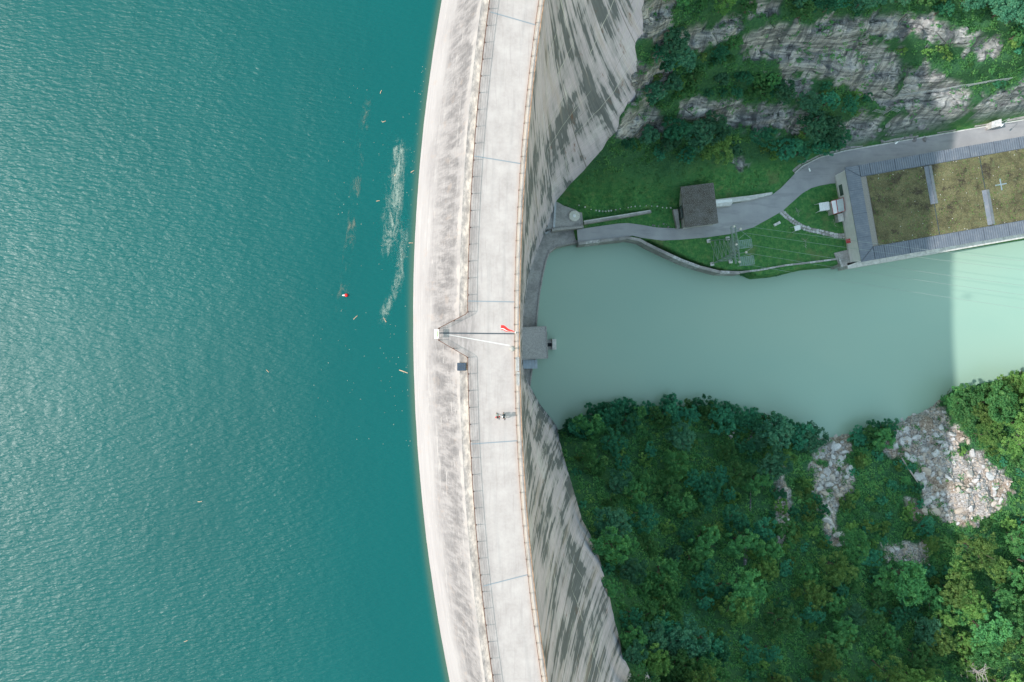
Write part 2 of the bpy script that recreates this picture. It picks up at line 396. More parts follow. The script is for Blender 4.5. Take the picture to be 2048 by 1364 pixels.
# ------------------------------------------------------------------ terrain
river_px = [(1000, 470), (1060, 470), (1100, 484), (1175, 485), (1245, 479), (1290, 486), (1330, 504), (1365, 521), (1400, 535), (1440, 545), (1480, 547),
            (1500, 556), (1540, 552), (1575, 544), (1600, 538), (1680, 531), (1725, 528), (2048, 477), (2500, 400), (2500, 650), (2048, 742), (1950, 762), (1895, 775), (1860, 805),
            (1800, 832), (1750, 845), (1700, 858), (1640, 866), (1600, 858), (1560, 846), (1520, 832), (1470, 820), (1400, 808), (1300, 810), (1200, 814), (1140, 834), (1118, 850), (1090, 840), (1000, 840)]
river_w = [tuple(W(x, y, 117)[:2]) for x, y in river_px]
plat_px = [(1160, 462), (1165, 438), (1236, 438), (1300, 438), (1363, 446), (1437, 398), (1545, 384), (1590, 340), (1640, 311), (1800, 279), (2048, 235), (2500, 150), (2500, 410),
           (2048, 490), (1725, 540), (1680, 545), (1600, 548), (1480, 552), (1400, 545), (1330, 515), (1290, 497), (1245, 490), (1175, 495), (1160, 495)]
plat_w = [tuple(W(x, y, 111)[:2]) for x, y in plat_px]
ctl = [W(*t) for t in toe_px[1:9]] + [W(*t) for t in toe_px[20:-1]]
ctl += [W(x, y, d) for x, y, d in (
    (1160, 450, 111), (1300, 440, 111), (1450, 440, 111), (1600, 400, 111), (1680, 500, 111), (1450, 520, 111), (1300, 480, 111), (2048, 400, 111), (1850, 450, 111),
    (1690, 308, 111), (1800, 284, 110), (2048, 240, 110), (1200, 395, 108.5), (1400, 380, 109.5), (1540, 372, 110), (1300, 345, 104), (1450, 330, 105), (1600, 318, 108.5), (1230, 335, 100),
    (1500, 290, 102), (1500, 200, 92), (1500, 100, 78), (1500, 0, 66), (1290, 250, 92), (1300, 200, 84), (1310, 100, 70), (1320, 0, 58),
    (1800, 225, 100), (1800, 150, 89), (1800, 70, 80), (1800, 0, 72), (2048, 190, 101), (2048, 120, 91), (2048, 0, 77), (1650, 230, 98), (1650, 110, 82), (1920, 100, 85), (1400, 280, 99), (1650, 0, 69),
    (1200, 815, 115), (1300, 806, 115), (1400, 804, 115), (1500, 822, 115.5), (1600, 855, 115.5), (1700, 860, 115), (1800, 835, 115), (1900, 770, 115), (2048, 742, 114),
    (1300, 1000, 99), (1300, 1150, 85), (1300, 1364, 66), (1500, 1000, 103), (1500, 1200, 89), (1500, 1364, 77), (1700, 1000, 106), (1700, 1200, 94), (1780, 1364, 85),
    (1900, 900, 110), (1900, 1000, 105), (1900, 1200, 95), (2048, 850, 109), (2048, 1000, 103), (2048, 1200, 95), (2048, 1364, 87))]
ctl += [Vector(t) for t in ((25, 80, -34), (27, 92, -12), (15, 104, 10), (60, 90, -45), (100, 92, -55), (160, 92, -60), (60, 118, 5), (120, 118, -10), (180, 118, -15), (15, 120, 32), (165, 60, -106), (180, 75, -85),
        (27, -80, -34), (30, -92, -12), (15, -104, 8), (60, -95, -55), (100, -97, -68), (160, -97, -75), (60, -120, -25), (120, -120, -45), (180, -120, -55), (15, -120, 22), (180, -60, -95), (180, -30, -109),
        (-8, 100, 8), (-8, -100, 6), (-60, 100, 2), (-60, 118, 25), (-60, -100, 2), (-60, -118, 20), (-8, 84, -40), (-60, 84, -40), (-8, -84, -40), (-60, -84, -40), (-8, 40, -90), (-8, -40, -90), (-8, 0, -130), (-60, 0, -90), (2, 20, -135), (2, -15, -135),
        (175, 30, -111), (175, 0, -119))]
cp = np.array([[c.x, c.y] for c in ctl]); cz = np.array([c.z for c in ctl])
K = np.hypot(cp[:, None, 0] - cp[None, :, 0], cp[:, None, 1] - cp[None, :, 1])
A = np.block([[K + np.eye(len(cp)) * 0.8, np.c_[np.ones(len(cp)), cp]], [np.c_[np.ones(len(cp)), cp].T, np.zeros((3, 3))]])
sol = np.linalg.solve(A, np.r_[cz, 0, 0, 0])
def rbf(X, Y):
    out = sol[-3] + sol[-2] * X + sol[-1] * Y
    for i in range(len(cp)): out = out + sol[i] * np.hypot(X - cp[i, 0], Y - cp[i, 1])
    return out
DX = 0.5
gx = np.arange(-60, 186, DX); gy = np.arange(-120, 120.1, DX)
GX, GY = np.meshgrid(gx, gy)
cx_ = np.arange(-60, 187, 2.0); cy_ = np.arange(-120, 121.1, 2.0); CX, CY = np.meshgrid(cx_, cy_); CZ = rbf(CX, CY)
def bil(Z, x0, y0, st, X, Y):
    fx = np.clip((X - x0) / st, 0, Z.shape[1] - 1.001); fy = np.clip((Y - y0) / st, 0, Z.shape[0] - 1.001)
    ix = fx.astype(int); iy = fy.astype(int); ax = fx - ix; ay = fy - iy
    return (Z[iy, ix] * (1 - ax) + Z[iy, ix + 1] * ax) * (1 - ay) + (Z[iy + 1, ix] * (1 - ax) + Z[iy + 1, ix + 1] * ax) * ay
GZ = bil(CZ, -60, -120, 2.0, GX, GY)
dr = poly_dist(GX, GY, river_w); dp = poly_dist(GX, GY, plat_w)
flat = sstep(-3.0, 0.3, dp)
# relief of the slopes
rel = (fbm(GX * 0.07, GY * 0.07, 4) - 0.5) * 5.0 + (fbm(GX * 0.35 + 40, GY * 0.35, 4) - 0.5) * 1.8
north = sstep(42, 50, GY) * sstep(8, 16, GX)
# slanting benches on the north cliff: the rock steps up in ledges
q_ = GZ + 0.10 * GX + (fbm(GX * 0.05 + 5, GY * 0.05, 3) - 0.5) * 14
bench = 8.5; fr = q_ / bench - np.floor(q_ / bench)
step = (sstep(0.30, 0.80, fr) - fr) * bench * 0.62
GZ = GZ + (1 - flat) * (rel * (1 - 0.35 * north) + step * north)
GZ = GZ * (1 - flat) + (-111.2) * flat
bank = np.where(GY > 0, sstep(0.9, -0.2, dr), sstep(1.0, -3.0, dr))
GZ = np.where(dr > 2, -122.0, GZ * bank + (-122.0) * (1 - bank))
# keep the ground under the dam body
XF = face_x(GY, np.clip(GZ, -130, -0.01)); inside = GX < XF - 1.0
GZ = np.where(inside & (np.abs(GY) < 88) & (GX > -16), np.minimum(GZ, GZ - (XF - 1.0 - GX) * 4), GZ)
lake = (GX < 0) & (np.abs(GY) < 90); GZ = np.where(lake, np.minimum(GZ, -30), GZ)
def ground_z(X, Y): return bil(GZ, -60, -120, DX, np.asarray(X, float), np.asarray(Y, float))
def ground_hit(px, py):
    """where the line of sight of photo pixel (px, py) meets the ground (arrays)"""
    px = np.asarray(px, float); py = np.asarray(py, float); res = np.full(px.shape, 122.0); done = np.zeros(px.shape, bool)
    for d in np.arange(10, 122, 0.35):
        k = (HC + d) / FPX
        hit = (~done) & (ground_z((px - 1024) * k, (682 - py) * k) >= -d)
        res[hit] = d; done |= hit
    k = (HC + res) / FPX
    return np.stack([(px - 1024) * k, (682 - py) * k, ground_z((px - 1024) * k, (682 - py) * k)], -1)
kk = FPX / np.maximum(HC - GZ, 5); PX = 1024 + GX * kk; PY = 682 - GY * kk
rock_polys = [
    [(1500, 62), (1560, 48), (1640, 50), (1720, 70), (1795, 100), (1808, 150), (1795, 190), (1778, 208), (1740, 190), (1680, 165), (1600, 142), (1560, 125), (1530, 118), (1495, 112)],
    [(1600, 48), (1760, 28), (1800, 28), (1860, 35), (1900, 52), (1900, 84), (1830, 72), (1760, 72), (1700, 60)],
    [(1905, 55), (1960, 68), (1992, 80), (1985, 112), (1965, 120), (1930, 98), (1900, 84)],
    [(1812, 150), (1850, 128), (1870, 150), (1925, 170), (1950, 205), (1935, 235), (1890, 245), (1820, 225), (1795, 200)],
    [(1675, 268), (1720, 225), (1755, 240), (1765, 285), (1690, 300)], [(1775, 262), (1800, 232), (1840, 220), (1890, 245), (1900, 262), (1840, 282), (1780, 286)],
    [(1950, 215), (1975, 195), (2010, 178), (2060, 175), (2060, 238), (2000, 240), (1960, 248)],
    [(1272, 20), (1300, 0), (1350, 0), (1320, 40), (1300, 75), (1278, 80)], [(1352, 62), (1400, 58), (1470, 40), (1465, 80), (1400, 98), (1360, 85)],
    [(1360, 200), (1440, 196), (1490, 218), (1560, 212), (1640, 238), (1630, 262), (1520, 262), (1440, 242), (1370, 232)],
    [(1568, 150), (1600, 150), (1625, 172), (1622, 188), (1575, 186)], [(1500, 0), (1570, 0), (1555, 22), (1510, 22)],
    [(1262, 120), (1290, 130), (1310, 160), (1290, 190), (1262, 200)], [(1240, 240), (1275, 215), (1330, 235), (1340, 250), (1270, 275), (1240, 265)],
    [(1490, 75), (1535, 75), (1530, 112), (1500, 112)], [(1470, 322), (1500, 322), (1504, 336), (1480, 340)], [(1618, 330), (1680, 300), (1680, 306), (1625, 336)]]
rubble_polys = [
    [(1620, 855), (1650, 843), (1688, 858), (1695, 905), (1680, 925), (1632, 918)], [(1622, 930), (1700, 928), (1700, 980), (1672, 1010), (1668, 1060), (1695, 1085), (1662, 1092), (1645, 1030), (1630, 980)],
    [(1770, 868), (1800, 832), (1870, 798), (1900, 842), (1940, 880), (1905, 900), (1850, 932), (1785, 912), (1762, 885)],
    [(1835, 935), (1900, 905), (1960, 908), (2025, 960), (2005, 1010), (1960, 1040), (1905, 1048), (1850, 1012), (1840, 970)],
    [(1558, 940), (1570, 938), (1577, 1000), (1573, 1092), (1560, 1090), (1556, 1000)], [(2028, 852), (2060, 852), (2060, 890), (2036, 885)], [(1810, 1000), (1850, 1010), (1860, 1035), (1825, 1030)],
    [(1760, 1085), (1850, 1090), (1860, 1130), (1770, 1120)]]
wob = (fbm(GX * 0.5, GY * 0.5, 4) - 0.5) * 46
rock = np.zeros_like(GX)
for pl in rock_polys: rock = np.maximum(rock, sstep(-3, 3, poly_dist(PX, PY, pl) + 4 + wob))
dedge = np.where((PX > 1150) & (PX < 1345) & (PY < 275), 1.0, 0.0) * sstep(0.50, 0.62, fbm(GX * 0.22 + 9, GY * 0.22, 4))
rock = np.maximum(rock, dedge); rub = np.zeros_like(GX)
for pl in rubble_polys: rub = np.maximum(rub, sstep(-3, 3, poly_dist(PX, PY, pl) + 2 + wob * 0.8))
rock *= (1 - flat)
lawn = np.where((GY > 0) & (GX > 5), np.maximum(flat, sstep(-14, -4, dp) * (1 - sstep(300, 335, -PY + 640))), 0)
# rock relief: blocky slabs
bq = GY * 0.34 + GX * 0.045 + (fbm(GX * 0.05 + 3, GY * 0.12, 3) - 0.5) * 5.0
slab = (np.floor(bq) + sstep(0.55, 0.95, bq - np.floor(bq)) - bq) + 0.5 + 1.1 * (np.floor(fbm(GX * 0.13 + 3, GY * 0.3, 2) * 8) / 8 - 0.5)
GZ = GZ + rock * ((slab - 0.5) * 3.4 + (fbm(GX * 0.5 + 11, GY * 0.9, 4) - 0.5) * 2.4) + rub * (fbm(GX * 0.45, GY * 0.45, 4) - 0.5) * 4.5

q = N('slope_ground', 0.9, 0.2); p = q.pos()
r_, ru, la = q.attr('rock'), q.attr('rubble'), q.attr('lawn')
n1 = q.noise(p, 0.25, 5, 0.6); n2 = q.noise(p, 2.2, 5, 0.7); n3 = q.noise(p, 0.8, 4, 0.6)
veg = q.ramp(n2, [(0.3, (0.018, 0.075, 0.039)), (0.6, (0.055, 0.158, 0.062)), (0.8, (0.117, 0.217, 0.083))])
lawnc = q.ramp(n3, [(0.25, (0.034, 0.149, 0.043)), (0.5, (0.078, 0.239, 0.066)), (0.72, (0.164, 0.292, 0.091))])
lawnc = q.mix(q.rng(n2, 0.35, 0.7, 0.0, 0.65), lawnc, (0.029, 0.113, 0.041))
lawnc = q.mix(q.math('MULTIPLY', q.rng(n1, 0.55, 0.70), 0.55), lawnc, (0.164, 0.194, 0.083))
base = q.mix(la, veg, lawnc)
stre = q.noise(q.map(p, (0.55, 0.05, 0.05)), 1.0, 6, 0.72); strat = q.noise(q.map(p, (0.16, 0.5, 0.9), (0, 0.16, 0.12)), 1.0, 8, 0.74, 0.6)
rc = q.ramp(strat, [(0.34, (0.070, 0.076, 0.080)), (0.44, (0.25, 0.26, 0.262)), (0.54, (0.46, 0.46, 0.45)), (0.64, (0.72, 0.70, 0.67))])
rc = q.mix(q.rng(stre, 0.40, 0.53, 0.75, 0.0), rc, (0.10, 0.112, 0.12))
rc = q.mix(q.rng(stre, 0.57, 0.66, 0.0, 0.65), rc, (0.60, 0.58, 0.565))
big_ = q.noise(p, 0.16, 4, 0.6); rc = q.mix(q.rng(big_, 0.56, 0.66, 0, .55), rc, (0.56, 0.53, 0.51))
ck = q.rng(q.voro(q.map(p, (0.10, 0.16, 0.35), (0.2, 0.3, 0.5)), 1.0, 'DISTANCE_TO_EDGE'), 0.0, 0.03, 1.0, 0.0)
rc = q.mix(q.math('MULTIPLY', q.math('MULTIPLY', ck, q.rng(q.noise(p, 0.3, 2), 0.5, 0.6)), 0.7), rc, (0.035, 0.04, 0.045))
rc = q.mix(q.rng(q.noise(p, 0.7, 6, 0.75), 0.585, 0.65, 0.0, 0.85), rc, (0.028, 0.08, 0.03))
base = q.mix(r_, base, rc)
rubc = q.ramp(n2, [(0.32, (0.11, 0.10, 0.09)), (0.5, (0.38, 0.365, 0.35)), (0.66, (0.62, 0.61, 0.595))])
rubc = q.mix(q.rng(q.noise(p, 0.13, 4, 0.6), 0.50, 0.60, 0.0, 0.65), rubc, q.ramp(n2, [(0.3, (0.16, 0.10, 0.06)), (0.7, (0.50, 0.38, 0.27))]))
base = q.mix(ru, base, rubc)
q.col(base)
hh = q.math('ADD', q.math('MULTIPLY', q.math('MULTIPLY', strat, r_), 0.8), q.math('ADD', q.math('MULTIPLY', n2, 0.5), q.math('MULTIPLY', q.math('MULTIPLY', ck, r_), -0.4)))
q.bump(hh, 0.9, 0.9); M['ground'] = q.m
me = np_mesh('gorge_terrain', np.stack([GX, GY, GZ], -1).reshape(-1, 3), grid_faces(len(gy), len(gx)), M['ground'], True)
for nm, A_ in (('rock', rock), ('rubble', rub), ('lawn', lawn)): vattr(me, nm, A_.ravel())
tag(link(bpy.data.objects.new('gorge_terrain', me)), 'steep rocky gorge slopes and grassy flat below the dam', None, None, 'structure')

# ------------------------------------------------------------------ water
q = N('reservoir_water', 0.33, 0.5); p = q.pos(); xyz = q.sep(p)
q.b.inputs['IOR'].default_value = 1.33
warp = q.noise(q.map(p, (0.03, 0.03, 0.03)), 1.0, 2, 0.5)
blend = q.rng(q.math('ADD', xyz[1], q.math('MULTIPLY', warp, 20.0)), -12, 28)
def train(rot, lam, asp):
    m = q.map(p, (1.0 / lam * asp, 1.0 / lam, 1.0), (0, 0, rot))
    return q.noise(m, 1.0, 2, 0.5, 0.3)
wA = train(math.radians(28), 0.38, 0.32); wB = train(math.radians(-40), 0.38, 0.32); wC = train(math.radians(75), 1.7, 0.5); wD = q.noise(q.map(p, (0.8, 1.2, 1), (0, 0, 0.5)), 3.2, 2, 0.5)
hgt = q.math('ADD', q.math('ADD', q.math('MULTIPLY', wA, blend), q.math('MULTIPLY', wB, q.math('SUBTRACT', 1.0, blend))), q.math('ADD', q.math('MULTIPLY', wC, 0.55), q.math('MULTIPLY', wD, 0.10)))
gust = q.rng(q.noise(q.map(p, (0.05, 0.025, 1), (0, 0, 0.4)), 1.0, 4, 0.6), 0.32, 0.68, 0.55, 1.15)
lee = q.rng(q.attr('lee'), 0.0, 1.0, 1.0, 0.30)
q.bump(q.math('MULTIPLY', hgt, q.math('MULTIPLY', lee, gust)), 0.17, 1.0)
q.l(q.math('MULTIPLY', q.rng(q.attr('lee'), 0.0, 1.0, 0.41, 0.15), q.rng(gust, 0.55, 1.15, 0.88, 1.06)), q.b.inputs['Roughness'])
deep = q.ramp(q.noise(q.map(p, (0.02, 0.012, 1)), 1.0, 3), [(0.3, (0.000, 0.073, 0.070)), (0.7, (0.000, 0.092, 0.088))])
deep = q.mix(q.rng(q.attr('shallow'), 0.0, 1.0), deep, (0.055, 0.11, 0.08))
q.col(deep); M['lake'] = q.m
ys = np.concatenate([np.linspace(-600, -100, 12)[:-1], np.linspace(-100, 100, 161), np.linspace(100, 600, 12)[1:]])
off = np.array([3.0, 0, -0.35, -0.8, -1.4, -2.2, -4, -8, -16, -30, -50, -90, -180, -400, -700.0])
yy = np.clip(ys, -100, 100)
LX = xw(yy)[None, :] + off[:, None]; LY = np.broadcast_to(ys, LX.shape); LZ = np.full(LX.shape, ZW)
me = np_mesh('reservoir_water', np.stack([LX, LY, LZ], -1).reshape(-1, 3), grid_faces(len(off), len(ys)), M['lake'])
vattr(me, 'shallow', np.broadcast_to(np.clip(1 + off / 1.1, 0, 1)[:, None], LX.shape).ravel())
vattr(me, 'lee', np.broadcast_to(np.clip(1 + off / 24.0, 0, 1)[:, None], LX.shape).ravel())
tag(link(bpy.data.objects.new('reservoir_water', me)), 'rippled turquoise reservoir lake behind the dam', None, None, 'structure')
q = N('river_water', 0.22, 0.4); p = q.pos()
f = q.noise(q.map(p, (0.02, 0.03, 1)), 1.0, 3, 0.55)
q.col(q.ramp(f, [(0.3, (0.268, 0.415, 0.335)), (0.7, (0.308, 0.44, 0.348))])); q.bump(q.noise(q.map(p, (0.8, 1.2, 1)), 1.0, 3), 0.03, 0.4); M['river'] = q.m
MB().add([(-2, -34, ZR), (186, -34, ZR), (186, 62, ZR), (-2, 62, ZR)], [(0, 1, 2, 3)]).build('river_water', M['river'])
tag(bpy.data.objects['river_water'], 'milky green tailwater pool below the dam', None, None, 'structure')

# ------------------------------------------------------------------ scum film drifting on the lake
q = N('scum_film', 0.8, 0.2); p = q.pos(); e = q.attr('edge')
n_ = q.noise(q.map(p, (1.0, 0.30, 1)), 0.75, 7, 0.72, 2.2); n2 = q.noise(p, 3.5, 5, 0.75)
al = q.rng(q.math('ADD', q.math('ADD', q.math('MULTIPLY', n_, 0.75), q.math('MULTIPLY', n2, 0.35)), q.math('MULTIPLY', e, 0.22)), 0.64, 0.94)
q.col((0.36, 0.44, 0.38)); q.l(q.math('MULTIPLY', al, q.math('MULTIPLY', e, 0.75)), q.b.inputs['Alpha']); M['scum'] = q.m
q = N('brown_scum', 0.8, 0.2); p = q.pos(); e = q.attr('edge')
n_ = q.noise(q.map(p, (1.0, 0.4, 1)), 0.9, 6, 0.7, 1.0)
q.col((0.30, 0.27, 0.20)); q.l(q.math('MULTIPLY', q.rng(n_, 0.5, 0.75), q.math('MULTIPLY', e, 0.6)), q.b.inputs['Alpha']); M['scumb'] = q.m
def scum(path, width, mat, label):
    P = [W(x, y, -ZW) for x, y in path]; cur = []
    for i in range(len(P) - 1):
        for k in range(8): cur.append(P[i].lerp(P[i + 1], k / 8))
    cur.append(P[-1]); nw = 9; V = []; E = []
    for i, c in enumerate(cur):
        t = (cur[min(i + 1, len(cur) - 1)] - cur[max(i - 1, 0)]).normalized(); nn = Vector((-t.y, t.x, 0)); endf = min(1, min(i, len(cur) - 1 - i) / 8)
        for k in range(nw):
            f = k / (nw - 1) * 2 - 1
            w_ = c + nn * f * width / 2; V.append((w_.x, w_.y, ZW + 0.06)); E.append((1 - abs(f) ** 1.5) * endf)
    me = np_mesh('floating_scum', np.array(V), grid_faces(len(cur), nw), mat); vattr(me, 'edge', E)
    tag(link(bpy.data.objects.new('floating_scum', me)), label, None, None, 'stuff')
scum([(802, 262), (800, 300), (792, 350), (792, 400), (784, 440), (780, 490), (772, 530)], 4.2, M['scum'], 'pale film of scum drifting on the lake')
scum([(812, 430), (806, 480), (800, 540), (788, 590), (770, 625), (760, 660)], 2.2, M['scum'], 'thin trailing wisp of pale scum on the lake')
scum([(742, 190), (728, 240), (720, 300), (712, 360), (704, 450), (690, 550), (676, 640)], 1.6, M['scumb'], 'faint brown line of debris on the lake')
q = N('pale_gravel', 0.95, 0.1); f = q.noise(q.pos(), 5, 4, 0.8); q.col(q.ramp(f, [(0.3, (0.17, 0.16, 0.145)), (0.7, (0.34, 0.325, 0.30))])); M['palegravel'] = q.m

# ------------------------------------------------------------------ crest furniture
def railing(name, path, label, skip=None):
    """path: list of (x, y) on the deck; four rails and a post every two metres"""
    P = [Vector((x, y, 0)) for x, y in path]
    t = thing(name, P[len(P) // 2], label, 'railing')
    acc = [0.0]
    for i in range(1, len(P)): acc.append(acc[-1] + (P[i] - P[i - 1]).length)
    for h, r in ((1.10, 0.036), (0.82, 0.016), (0.54, 0.016), (0.26, 0.016)):
        MB().tube([p + Vector((0, 0, h + 0.004)) for p in P], r, 5).build('top_rail' if h > 1 else 'rail', M['rail'], t)
    pm = None; L = acc[-1]; n = int(L / 2.0)
    for k in range(n + 1):
        s = L * k / n; i = max(j for j in range(len(acc)) if acc[j] <= s + 1e-6); i = min(i, len(P) - 2)
        p = P[i].lerp(P[i + 1], (s - acc[i]) / (acc[i + 1] - acc[i]))
        if pm is None:
            o = MB().box((0, 0, 0.55), (0.07, 0.07, 1.09)).box((0, 0, 0.012), (0.16, 0.16, 0.02)).build('post', M['rail'], None); pm = o.data
            C.objects.unlink(o); bpy.data.objects.remove(o)
        o = bpy.data.objects.new('post', pm); o.location = p - t.location + Vector((0, 0, 0.004)); C.objects.link(o); o.parent = t
    return t
ybay_t, ybay_b = W(0, 627, 0).y, W(0, 713, 0).y
pl = [(xl(y) + 0.06, y) for y in np.linspace(72, ybay_t + 0.2, 46)]
pb = [W(x, y, 0)[:2] for x, y in ((932, 629), (903, 644), (878, 657))]
railing('railing', pl + pb, 'brown steel railing along the lake side, running into the upper arm of the lookout bay')
pb = [W(x, y, 0)[:2] for x, y in ((878, 680), (905, 696), (933, 712))]
railing('railing', pb + [(xl(y) + 0.06, y) for y in np.linspace(ybay_b - 0.2, -72, 46)], 'brown steel railing along the lake side, starting at the lower arm of the lookout bay')
railing('railing', [(xr(y) - 0.66, y) for y in np.linspace(72, -72, 92)], 'brown steel railing on the downstream edge of the crest above the gorge')

# information board at the tip of the bay
p = W(875, 668, 0); t = thing('information_board', p, 'white framed information board with a green picture at the tip of the lookout bay', 'board')
for s in (-1, 1): MB().box((p.x, p.y + s * 0.42, 0.5), (0.06, 0.06, 1.0)).build('leg', M['white'], t)
MB().add([(p.x - 0.28, p.y - 0.52, 0.98), (p.x + 0.22, p.y - 0.52, 1.16), (p.x + 0.22, p.y + 0.52, 1.16), (p.x - 0.28, p.y + 0.52, 0.98),
          (p.x - 0.28, p.y - 0.52, 1.04), (p.x + 0.22, p.y - 0.52, 1.22), (p.x + 0.22, p.y + 0.52, 1.22), (p.x - 0.28, p.y + 0.52, 1.04)],
         [(3, 2, 1, 0), (4, 5, 6, 7), (0, 1, 5, 4), (1, 2, 6, 5), (2, 3, 7, 6), (3, 0, 4, 7)]).build('panel', M['white'], t)
M['pic'] = simple('board_print', (0.22, 0.30, 0.16), 0.5, 0.5, 6)
MB().add([(p.x + 0.0, p.y - 0.36, 1.152), (p.x + 0.17, p.y - 0.36, 1.213), (p.x + 0.17, p.y + 0.36, 1.213), (p.x + 0.0, p.y + 0.36, 1.152)], [(0, 1, 2, 3)]).build('picture', M['pic'], t)
# flat dark stripe and pale tapering line across the bay and the deck
a, b = W(879, 666, 0), W(1031, 667.5, 0)
tag(MB().prism([(a.x, a.y + 0.075), (b.x, b.y + 0.075), (b.x, b.y - 0.075), (a.x, a.y - 0.075)], 0.006, 0.03).build('drain_channel', M['darksteel']), 'narrow dark steel drain channel from the information board straight across the crest', 'drain')
M['paint'] = simple('white_line_paint', (0.54, 0.53, 0.515), 0.7, 0.05, 5)
a, b = W(894, 669, 0), W(1019, 691, 0)
tag(MB().prism([(a.x, a.y + 0.03), (b.x, b.y + 0.075), (b.x, b.y - 0.075), (a.x, a.y - 0.03)], 0.006, 0.012).build('painted_line', M['paint']), 'pale tapering line slanting across the deck towards the white globe lamp', 'line')
# globe lamp
p = W(1024.5, 697, 0.0); t = thing('globe_lamp', p, 'white globe lamp on a short grey post at the gorge-side kerb', 'lamp')
MB().lathe((p.x, p.y, 0.004), [(0.16, 0), (0.16, 0.05), (0.07, 0.08), (0.06, 0.9), (0.16, 0.95), (0.16, 1.0)], 14).build('post', M['steel'], t)
MB().lathe((p.x, p.y, 1.0), [(0.12, 0.0), (0.25, 0.08), (0.33, 0.22), (0.34, 0.33), (0.30, 0.47), (0.2, 0.58), (0.06, 0.635)], 18).build('globe', M['conc'], t, smooth=True)
# flag on its pole
p = W(1031, 665.5, 0); p.x = W(1030.5, 666, -5).x
t = thing('flagpole', (p.x, p.y, 0.004), 'slim white flagpole at the gorge-side railing level with the lookout bay', 'flagpole')
MB().lathe((p.x, p.y, 0.004), [(0.09, 0), (0.09, 0.3), (0.055, 0.32), (0.035, 6.4)], 10).build('shaft', M['white'], t)
MB().lathe((p.x, p.y, 6.40), [(0.03, 0), (0.07, 0.04), (0.07, 0.09), (0.02, 0.13)], 10).build('finial', M['white'], t)
nu, nv = 22, 7; V = []; F = []
for j in range(nv):
    for i in range(nu):
        f = i / (nu - 1); g = j / (nv - 1)
        L = 1.72 * f
        x = p.x - 0.04 - L * 0.92; y = p.y + 0.02 + L * 0.30 + 0.11 * math.sin(f * 9 + g * 1.2) * f + (g - 0.5) * (0.06 + 0.62 * f)
        z = 6.25 - (1 - g) * (0.95 - 0.6 * f) - 0.25 * f + 0.05 * math.sin(f * 11)
        V.append((x, y, z))
M['flagwhite'] = simple('flag_white', (0.78, 0.78, 0.77), 0.7, 0.05, 4)
for nm, j0, j1, mt in (('red_stripe', 0, 1, 'red'), ('white_stripe', 1, 2, 'flagwhite'), ('red_stripe', 2, 6, 'red')):
    if nm == 'red_stripe' and j0 == 0: ft = thing('flag', (p.x - 0.05, p.y, 5.8), 'red and white striped flag streaming towards the lake from the pole', 'flag')
    vv = V[j0 * nu:(j1 + 1) * nu]
    o = MB().add(vv, [tuple(int(z) for z in f_) for f_ in grid_faces(j1 - j0 + 1, nu)]).build(nm, M[mt], ft, smooth=True)
    so = o.modifiers.new('thick', 'SOLIDIFY'); so.thickness = 0.012
# dark gridded panel on the lake face
a = W(923, 733.5, 0.5); t = thing('gridded_panel', (a.x, a.y, -0.85), 'square dark gridded panel on the lake face below the lookout bay', 'panel')
hx, hy = 0.53, 0.48
MB().box((a.x, a.y, -0.52), (2 * hx, 2 * hy, 0.05)).build('back_plate', M['darksteel'], t)
M['cell'] = simple('panel_cell', (0.05, 0.07, 0.10), 0.25, 0.15, 3, 0.5)
for i in range(4):
    for j in range(3): MB().box((a.x - hx + (i + 0.5) * 2 * hx / 4, a.y - hy + (j + 0.5) * 2 * hy / 3, -0.483), (2 * hx / 4 - 0.05, 2 * hy / 3 - 0.05, 0.02)).build('cell', M['cell'], t)
for s in (-1, 1):
    zb = -1.6
    MB().bar((a.x - 0.45, a.y + s * 0.4, -0.52), (a.x - 0.45, a.y + s * 0.4, -1.6), 0.03).build('bracket', M['steel'], t)
    MB().bar((a.x + 0.3, a.y + s * 0.4, -0.52), (a.x + 0.3, a.y + s * 0.4, -0.86), 0.03).build('bracket', M['steel'], t)
# steel gratings propped along the gorge-side railing
for (y0, y1, x0, lab) in ((714, 742, 1032, 'bright edged steel grating leaning along the gorge-side railing below the globe lamp'), (744, 771, 1033, 'dull steel grating leaning along the gorge-side railing past the bright edged one')):
    A_, B_ = W(x0, y0, 0), W(x0, y1, 0); w_ = 0.36
    t = thing('steel_grating', ((A_.x + w_ / 2), (A_.y + B_.y) / 2, 0.14), lab, 'grating')
    for k, xx in enumerate((A_.x + 0.02, A_.x + w_)): MB().box((xx, (A_.y + B_.y) / 2, 0.26 + 0.10 * k), (0.045, A_.y - B_.y, 0.05)).build('side_bar', M['steel'] if y0 == 714 else M['conc'], t)
    n = 12
    for k in range(n): 
        yk = B_.y + (A_.y - B_.y) * (k + 0.5) / n
        MB().add([(A_.x + 0.03, yk - 0.03, 0.25), (A_.x + w_, yk - 0.03, 0.35), (A_.x + w_, yk + 0.03, 0.35), (A_.x + 0.03, yk + 0.03, 0.25), (A_.x + 0.03, yk - 0.03, 0.23), (A_.x + w_, yk - 0.03, 0.33), (A_.x + w_, yk + 0.03, 0.33), (A_.x + 0.03, yk + 0.03, 0.23)],
                 [(0, 1, 2, 3), (7, 6, 5, 4), (0, 4, 5, 1), (2, 6, 7, 3), (1, 5, 6, 2), (3, 7, 4, 0)]).build('slat', M['steel'], t)
    MB().box((A_.x + w_ / 2, (A_.y + B_.y) / 2, 0.185), (0.06, A_.y - B_.y - 0.1, 0.09)).build('rest', M['conc'], t)

